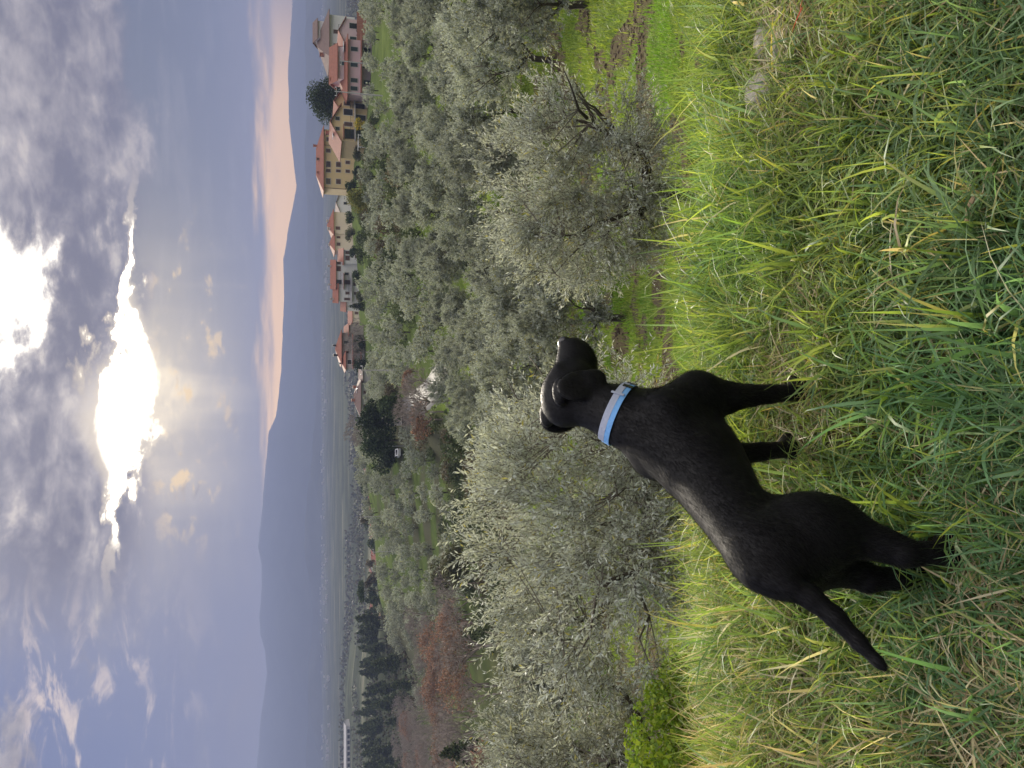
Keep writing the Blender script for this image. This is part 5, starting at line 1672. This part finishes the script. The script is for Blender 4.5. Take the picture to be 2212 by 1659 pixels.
    h.add('pergola', HM['white'], ((-6.6, -2.2, 2.1), (3.2, .15, .15)), ((-6.6, -.5, 2.1), (3.2, .15, .15)), ((-8.1, -2.2, .9), (.14, .14, 2.4)), ((-5.2, -2.2, .9), (.14, .14, 2.4)), ((-6.6, -2.2, 1.0), (3.0, .08, .08)))
    # long yellow house
    h = House('house', 'long yellow house with a low red hipped roof and brown shutters', 348, 252, 765, -3)
    h.block(0, 0, 16.6, 9, 8.4, HM['yellow'], tr, 'hip', 2.0, .9)
    for x_, w_ in ((-6.2, 1.6), (-3.2, .9), (-1.4, 1.6), (2.4, 1.0)):
        h.win(x_, 7.2, w_, 1.2, 0, B if w_ < 1.5 else None); h.win(x_ + .1, 4.4, w_ * .85, 1.3, 0, B)
    h.win(5.6, 7.1, 1.0, 1.2, 0, B).win(5.4, 4.4, 1.0, 1.3, 0, B).win(-3.0, 1.8, .9, 1.2, 0, B).win(-.5, 1.8, .9, 1.2, 0, B)
    h.chimney(-3.4, 2.4, 9.4, .9, .6); h.chimney(.4, 2.4, 9.4, .9, .6, HM['dim']); h.chimney(4.6, 4.6, 10.2, 1.0, .6)
    h.add('drain_pipe', HM['dim'], ((3.9, -.07, 4.2), (.12, .12, 8.4))); h.add('drain_pipe', HM['dim'], ((-8.1, -.07, 4.2), (.12, .12, 8.4)))
    h.add('lean_to', HM['grey'], ((5.6, -2.0, 1.4), (5.4, 3.6, .2)))
    # small grey gable far behind
    h = House('house', 'small grey-white gabled house in the gap left of the long yellow house', 440, 330, 758, 10)
    h.block(0, 0, 9, 8, 3.6, HM['white'], br, 'gable_front', 1.8, .5); h.win(0, 2.0, 1, 1.3, 0)
    # cream house
    h = House('house', 'cream house with pyramid terracotta roofs beside a lower wing', 500, 285, 758, 6, 'house', 1.0)
    h.block(3.0, 0, 8.0, 8, 6.0, HM['cream'], tr, 'hip', 2.2, .8); h.block(-3.8, .6, 6.0, 7, 5.6, HM['cream'], tr, 'hip', 1.9, .8)
    h.win(1.0, 4.6, 1.2, 1.5, 0, B).win(-2.2, 4.4, .8, 1.3, .6, B).win(-4.8, 4.4, 1.2, 1.3, .6, B)
    h.chimney(4.4, 3, 6.9, 1.5, .8, HM['grey']); h.chimney(1.2, 2, 6.9, 1.2, .9, HM['grey']); h.chimney(-4.4, 3, 6.7, 1.0, .6, HM['grey'])
    h.block(-8.2, 1.5, 5.5, 6, 3.2, HM['white'], tr, 'shed', 1.2, .5); h.win(-8.0, 1.8, 1.2, 1.2, 1.5, B)
    # white terraced house
    h = House('house', 'white house stepping down in terraces with balconies and terracotta roofs', 612, 262, 778, -8, 'house', 1.0)
    h.block(2.6, 1.0, 8.6, 8, 8.0, HM['white'], tr, 'gable', 1.5, .6); h.block(-3.6, .6, 5.4, 8, 7.2, HM['white'], tr, 'gable', 1.5, .6)
    h.block(8.6, 0, 4.6, 7, 5.4, HM['white'], tr, 'shed', 1.4, .5)
    h.block(-7.6, 1.5, 3.6, 6, 4.4, HM['white'], tr, 'shed', 1.6, .4)
    h.win(4.6, 7.0, 1.6, 1.3, 1.0, B).win(6.4, 7.0, .8, 1.3, 1.0, B).win(8.2, 4.2, 1.5, 1.4, 0, B).win(10.0, 4.2, 1.0, 1.4, 0, B).win(8.8, 1.2, 1.0, 1.2, 0, B)
    h.win(.2, 6.9, 1.4, 1.7, 1.0).win(.2, 4.2, 1.4, 1.9, 1.0, B).win(3.0, 4.4, .8, 1.2, 1.0).win(3.0, 1.4, .8, 1.2, 1.0).win(0, 1.2, 1.8, 2.0, 1.0, B)
    h.win(-3.4, 4.1, .9, 1.3, .6, B).win(-3.4, 1.3, .9, 1.3, .6, B).win(-5.4, 4.2, .8, 1.9, .6, B).win(-7.4, 1.6, 1.0, 1.5, 1.5, B)
    h.balcony(0.8, 5.6, 5.0, 1.5, 1.0); h.balcony(0.4, 2.8, 6.0, 1.5, 1.0); h.balcony(-4.0, 2.8, 4.6, 1.2, .6)
    h.add('awning', tr, ((.6, -.3, 5.42), (5.4, 1.9, .12)))
    h.chimney(5.4, 4.4, 9.2, 1.1, .6, HM['grey']); h.chimney(-5.6, 4, 8.3, 1.2, .7, HM['grey']); h.chimney(-.8, 4.4, 9.2, .9, .5, HM['grey'])
    h.add('aerial', HM['iron'], ((1.6, 5.0, 10.6), (.06, .06, 2.6)), ((1.6, 5.0, 11.7), (1.2, .05, .05)))
    # low beige house
    h = House('house', 'low beige house with a small red roof left of the white terraced house', 688, 285, 780, 8, 'house', 1.0)
    h.block(1.5, 0, 6, 6, 3.0, HM['cream'], tr, 'shed', 1.3, .5); h.block(-3.0, 1.0, 5.6, 7, 2.6, HM['cream'], tr, 'gable_front', 1.4, .4)
    h.win(2.0, 1.6, 1.0, 1.3, 0, B).win(-3.0, 1.4, 1.0, 1.3, 1.0)
    # red-roofed villa
    h = House('house', 'stone villa with tiers of bright red roofs behind a bare tree', 752, 244, 780, 5, 'house', 1.0)
    h.block(0.5, 1.5, 9.0, 8, 5.8, HM['stone'], tr, 'hip', 1.7, .9)
    h.block(-4.0, 0, 4.6, 7, 4.6, HM['grey'], tr, 'hip', 1.4, .7); h.block(5.8, .8, 3.0, 6, 3.6, HM['stone'], tr, 'shed', 1.2, .6)
    h.win(-1.2, 4.4, 1.0, 1.4, 1.5, B).win(2.0, 4.4, 1.0, 1.4, 1.5).win(-4.4, 3.6, 1.4, 1.2, 0, None, HM['white']).win(-4.2, 1.2, 1.6, 1.8, 0).win(.8, 1.4, 1.6, 1.8, 1.5).win(3.4, 1.4, 1.0, 1.4, 1.5)
    h.add('porch_roof', tr, ((-1.2, -.9, 2.6), (11.0, 2.4, .16))); h.add('porch_roof', tr, ((-1.8, -2.6, .2), (10.0, 1.8, .16)))
    h.balcony(.5, 2.9, 5.0, 1.2, 1.5); h.chimney(-1.8, 4, 7.0, 1.2, .6, HM['iron']); h.chimney(-4.6, 2, 5.6, .9, .5, HM['iron']); h.chimney(1.4, 5, 7.4, .8, .5, HM['iron'])
    # brown-roofed farmhouse
    h = House('farmhouse', 'grey farmhouse with a long brown roof and two brick chimneys by the evergreens', 862, 225, 800, -5, 'house', 1.0)
    h.block(0, 0, 9.2, 7, 2.6, HM['grey'], br, 'hip', 1.8, .8); h.block(6.2, .8, 3.4, 5, 2.0, HM['grey'], br, 'shed', .9, .4)
    h.win(-2.0, 1.4, .9, 1.1, 0, B).win(2.0, 1.4, .9, 1.1, 0, B); h.chimney(-.6, 3, 3.6, 1.4, .7); h.chimney(3.2, 3.4, 3.4, 1.2, .7)
    h.add('skylight', HM['lead'], ((2.6, 1.6, 3.75), (2.0, .8, .08)))
    # garden wall under the villa
    w = thing('garden_wall', 'long pale retaining wall below the lawn of the red-roofed villa', 'wall', tuple(at(806, 775, 228)))
    for i in range(6): MB().box((-8 + i * 3.1, .15 * (i % 2), .2 - .12 * i), (3.06, .35, 2.0)).build('wall_section', HM['concrete'] if i % 2 else HM['grey'], w)
    for i in range(6): MB().box((-8 + i * 3.1, .15 * (i % 2), 1.265 - .12 * i), (3.12, .45, .12)).build('coping', HM['concrete'], w)
    lawn = [put(0, u, Y) for u, Y in ((735, 231), (795, 231), (790, 237), (740, 237))]
    # hazy village across the dip
    R = rs(44)
    spots = [(1052, 425, 786, 9, 'pink', 'largest pinkish house with a red roof in the hazy village'), (1000, 395, 789, 7, 'cream', 'first small house of the hazy village beside the evergreens'), (1018, 405, 789, 6.5, 'white', 'small white-walled house at the start of the hazy village'),
             (1100, 440, 787, 7, 'cream', 'cream house with a pale roof in the hazy village'), (1128, 450, 787, 8, 'white', 'white house in the middle of the hazy village'), (1150, 455, 784, 6, 'yellow', 'yellowish house in the middle of the hazy village'),
             (1172, 470, 782, 6.5, 'white', 'white-walled house below the hazy tree clump'), (1200, 465, 784, 8, 'grey', 'grey house left in the hazy village'), (1226, 480, 786, 7, 'white', 'last white house of the hazy village'), (1082, 470, 780, 6, 'grey', 'small grey house behind the largest pinkish one'),
             (1325, 470, 800, 9, 'yellow', 'orange-yellow farmhouse with red roof above the pine wood')]
    for i, (u, Y, V, w_, c, lab) in enumerate(spots):
        Y = Y + R.uniform(-45, 60)
        V = proj(*put(0, u, Y))[0]
        h = House('village_house', lab, u, Y, V, R.uniform(-35, 35))
        k = ['hip', 'gable', 'gable_front'][i % 3]
        h.block(0, 0, w_, 7, 4.6, HM[c], tr, k, 1.7, .5, found=2)
        for x_ in (-w_ * .28, w_ * .22):
            h.win(x_, 3.4, 1, 1.3, 0, B); h.win(x_, 1.2, 1, 1.3, 0)
        h.chimney(w_ * .2, 3, 5.4, 1.2)
    # long white glasshouse-like shed on the plain
    h = House('long_shed', 'long white low building in the fields at the lower left edge', 1640, 880, 758, 2, 'building')
    h.block(0, 0, 66, 18, 4.5, HM['grey'], HM['concrete'], 'gable', 2.0, .6, found=8)
    for i in range(11): h.win(-28 + i * 5.6, 2.2, 3.6, 2.4, 0)
    # road
    asp = plain('asphalt_road', (.075, .074, .073), .8, .3, .15, .6)
    C = [(790, 96), (815, 104), (838, 113), (855, 122), (868, 132), (878, 144), (886, 158), (893, 175), (896, 195)]
    rows = []
    pts = np.array([put(0, u, Y)[:2] for u, Y in C])
    t = np.linspace(0, len(C) - 1, 60); cx_ = np.interp(t, np.arange(len(C)), pts[:, 0]); cy_ = np.interp(t, np.arange(len(C)), pts[:, 1])
    for _ in range(6):
        cx_[1:-1] = (cx_[:-2] + 2 * cx_[1:-1] + cx_[2:]) / 4; cy_[1:-1] = (cy_[:-2] + 2 * cy_[1:-1] + cy_[2:]) / 4
    T = unit(np.stack([np.gradient(cx_), np.gradient(cy_)], -1)); nx, ny = T[:, 1], -T[:, 0]
    zc = ground_z(cx_, cy_)
    zr = np.max([ground_z(cx_ + nx * q, cy_ + ny * q) for q in (-2.8, 0, 2.8)], 0) + .25
    zr = np.convolve(np.pad(zr, 4, mode='edge'), np.ones(9) / 9, 'valid') + .25
    V_ = []
    for q, dz in ((-3.0, -2.2), (-2.2, 0), (2.2, 0), (3.0, -2.2)):
        V_.append(np.stack([cx_ + nx * q, cy_ + ny * q, zr + dz], -1))
    V_ = np.array(V_); n_ = len(cx_)
    i, j = np.meshgrid(np.arange(3), np.arange(n_ - 1), indexing='ij')
    F = np.stack([i * n_ + j, (i + 1) * n_ + j, (i + 1) * n_ + j + 1, i * n_ + j + 1], -1).reshape(-1, 4)
    tag(link('road', mesh_np('road', V_, F[:, ::-1], asp, smooth=False)), kind='structure')
    for a, b in zip(cx_[::4], cy_[::4]): TREES.append((a, b, 3.0))
    k = 30
    sg = thing('road_sign', 'dark backed road sign on two posts beside the bend', 'sign', (cx_[k] - 3.2, cy_[k], zr[k]))
    MB().box((0, 0, 1.9), (1.6, .06, 1.0)).build('board', HM['iron'], sg)
    for q in (-.6, .6): MB().box((q, .06, .6), (.08, .06, 2.8)).build('post', HM['concrete'], sg)
    # poles
    for i, (u, Y, H_, lab) in enumerate(((800, 150, 8.5, 'pale concrete utility pole with white insulators above the road'), (963, 182, 8.0, 'pale utility pole with insulators on the terraced hillside'), (207, 150, 9.0, 'tall pale pole standing at the corner of the pink villa'),
                                         (140, 168, 8.0, 'slim pole in front of the pink villa'), (1115, 240, 7.0, 'utility pole on the crest among the terrace olives'), (1190, 225, 7.0, 'utility pole among olives left of the green terraces'))):
        x, y, z = put(0, u, Y)
        o = thing('utility_pole', lab, 'pole', (x, y, z), 0, 'utility poles on the slopes')
        MB().tube([(0, 0, -.5), (0, 0, H_)], [.15, .10], 8).build('post', HM['concrete'], o)
        MB().box((0, 0, H_ - .3), (1.8, .1, .1)).build('crossarm', HM['concrete'], o)
        for q in (-.8, 0, .8): MB().tube([(q, 0, H_ - .25), (q, 0, H_ - .05), (q, 0, H_ + .05)], [.06, .09, .05], 8).build('insulator', HM['lead'], o)
    # parked car seen from behind
    x, y, z = put(0, 979, 188)
    car = thing('parked_car', 'white parked car among the evergreens left of the road', 'car', (x, y, z + .5), rad(15))
    wh = plain('white_car_paint', (.75, .75, .74), .25, .5, .04)
    b = MB(); sec = [(-2.0, .35), (-2.0, .95), (-1.7, 1.05), (-1.2, 1.5), (.4, 1.52), (1.1, 1.05), (2.0, .9), (2.05, .35)]
    n_ = len(sec)
    b.poly([(sx, a, c) for sx in (-.85, .85) for a, c in sec], [tuple(range(n_)), tuple(range(2 * n_ - 1, n_ - 1, -1))] + [(q, q + n_, (q + 1) % n_ + n_, (q + 1) % n_) for q in range(n_)])
    b.build('body', wh, car)
    MB().poly([(-.68, -1.69, 1.10), (.68, -1.69, 1.10), (.62, -1.28, 1.45), (-.62, -1.28, 1.45)], [(0, 1, 2, 3)]).build('rear_window', HM['glass'], car)
    for sx in (-.86, .86): MB().poly([(sx * 1.003, -1.05, 1.08), (sx * 1.003, .8, 1.08), (sx * 1.003, .35, 1.44), (sx * 1.003, -1.0, 1.44)], [(0, 1, 2, 3)]).build('side_window', HM['glass'], car)
    for sx in (-.8, .8):
        for sy in (-1.3, 1.3): MB().tube([(sx - .1, sy, .3), (sx + .1, sy, .3)], [.32, .32], 14).build('wheel', HM['iron'], car)
        MB().box((sx * .88, -2.01, .82), (.22, .04, .16)).build('tail_light', HM['brick'], car)
    # towns on the valley floor, too far to tell apart
    Y = R.uniform(2300, 3900, 420); s = R.uniform(-.62, .55, 420); X = s * Y
    keep = fbm(X * .0026, Y * .0026, 501, 3) > .54
    X, Y = X[keep], Y[keep]; z = ground_z(X, Y)
    b = MB()
    for x, y, zz in zip(X, Y, z): b.box((x, y, zz + 4), (R.uniform(5, 13), R.uniform(6, 12), R.uniform(4, 8)))
    o = b.build('distant_town', plain('town_render', (.38, .35, .32), .8, .2, .3, .01)); tag(o, 'pale scattered buildings of the towns on the valley floor', 'town', kind='stuff')

# ================================================================== small things in the grass
def rock(name, label, loc, size, seed, rz=0):
    import bmesh
    bm = bmesh.new(); bmesh.ops.create_icosphere(bm, subdivisions=3, radius=1.0)
    Rr = rs(seed); k = [unit(Rr.normal(size=3)) for _ in range(9)]; d0 = [Rr.uniform(.62, .92) for _ in k]
    for v in bm.verts:
        p = np.array(v.co)
        for n_, d_ in zip(k, d0):
            q = p @ n_
            if q > d_: p = p - n_ * (q - d_) * .85
        p = p + .05 * (vnoise(p[0:1] * 4, p[1:2] * 4 + p[2:3] * 3, seed) - .5)
        v.co = p * np.array(size)
    me = bpy.data.meshes.new(name); bm.to_mesh(me); bm.free(); me.materials.append(MT['stone'])
    return tag(link(name, me, None, loc, (0, 0, rz)), label, 'stone', 'stones at the lip of the bank')

def build_small_things():
    def g(px, py, dz=0):
        d = ray(px, py); t = (EYE.z + .02) / -d[2]
        x, y = d[0] * t, d[1] * t
        return (x, y, float(ground_z(np.array(x), np.array(y))) + dz)
    rock('stone', 'long flat grey-brown stone ledge at the right edge of the bank', g(1640, 25, -.005), (.16, .07, .05), 1, -.3)
    rock('stone', 'rough stone next to the flat ledge, towards the dog', g(1655, 95, .02), (.09, .06, .045), 2, .6)
    rock('stone', 'small pale angular stone in the trodden patch', g(1695, 100, .015), (.05, .045, .035), 3, .2)
    rock('stone', 'rounded stone half hidden in grass left of the ledge', g(1650, 200, .02), (.10, .07, .06), 4, 1.2)
    rock('stone', 'low stone sunk in the grass above the forked olive side', g(1648, 265, .0), (.07, .05, .04), 5, 2.2)
    x, y, z = g(2150, 492, .05)
    tw = MB().tube([(x, y, z), (x + .035, y - .012, z + .008), (x + .07, y - .03, z + .004)], [.006, .0065, .005], 7).build('broken_twig', plain('dry_twig', (.34, .24, .15), .85, .2, .3, 60, .5, 200))
    tag(tw, 'short broken pale brown twig lying in the nearest grass', 'twig')
    x, y, z = g(1800, 25, .09)
    V, F, C, _ = blades(np.array([[x, y, z], [x + .02, y, z]]), np.array([.08, .06]), np.array([.006, .005]), np.array([1.2, 1.0]), np.array([2.8, 3.6]), np.array([.3, .4]), np.array([[.55, .05, .03], [.5, .06, .03]]), 3)
    tag(link('red_leaf', mesh_np('red_leaf', V, F, MT['grass'], C)), 'thin red leaf blade in the grass at the right edge', 'leaf')

# ================================================================== build
mats()
if 'terrain' in STAGES:
    build_terrain(); build_mountains()
if 'houses' in STAGES: build_houses()
if 'far' in STAGES: build_far_trees()
if 'near' in STAGES: build_near_trees()
if 'dog' in STAGES: build_dog()
if 'grass' in STAGES: build_grass(); build_orchard_grass(); build_small_things()
if 'haze' in STAGES: build_haze()
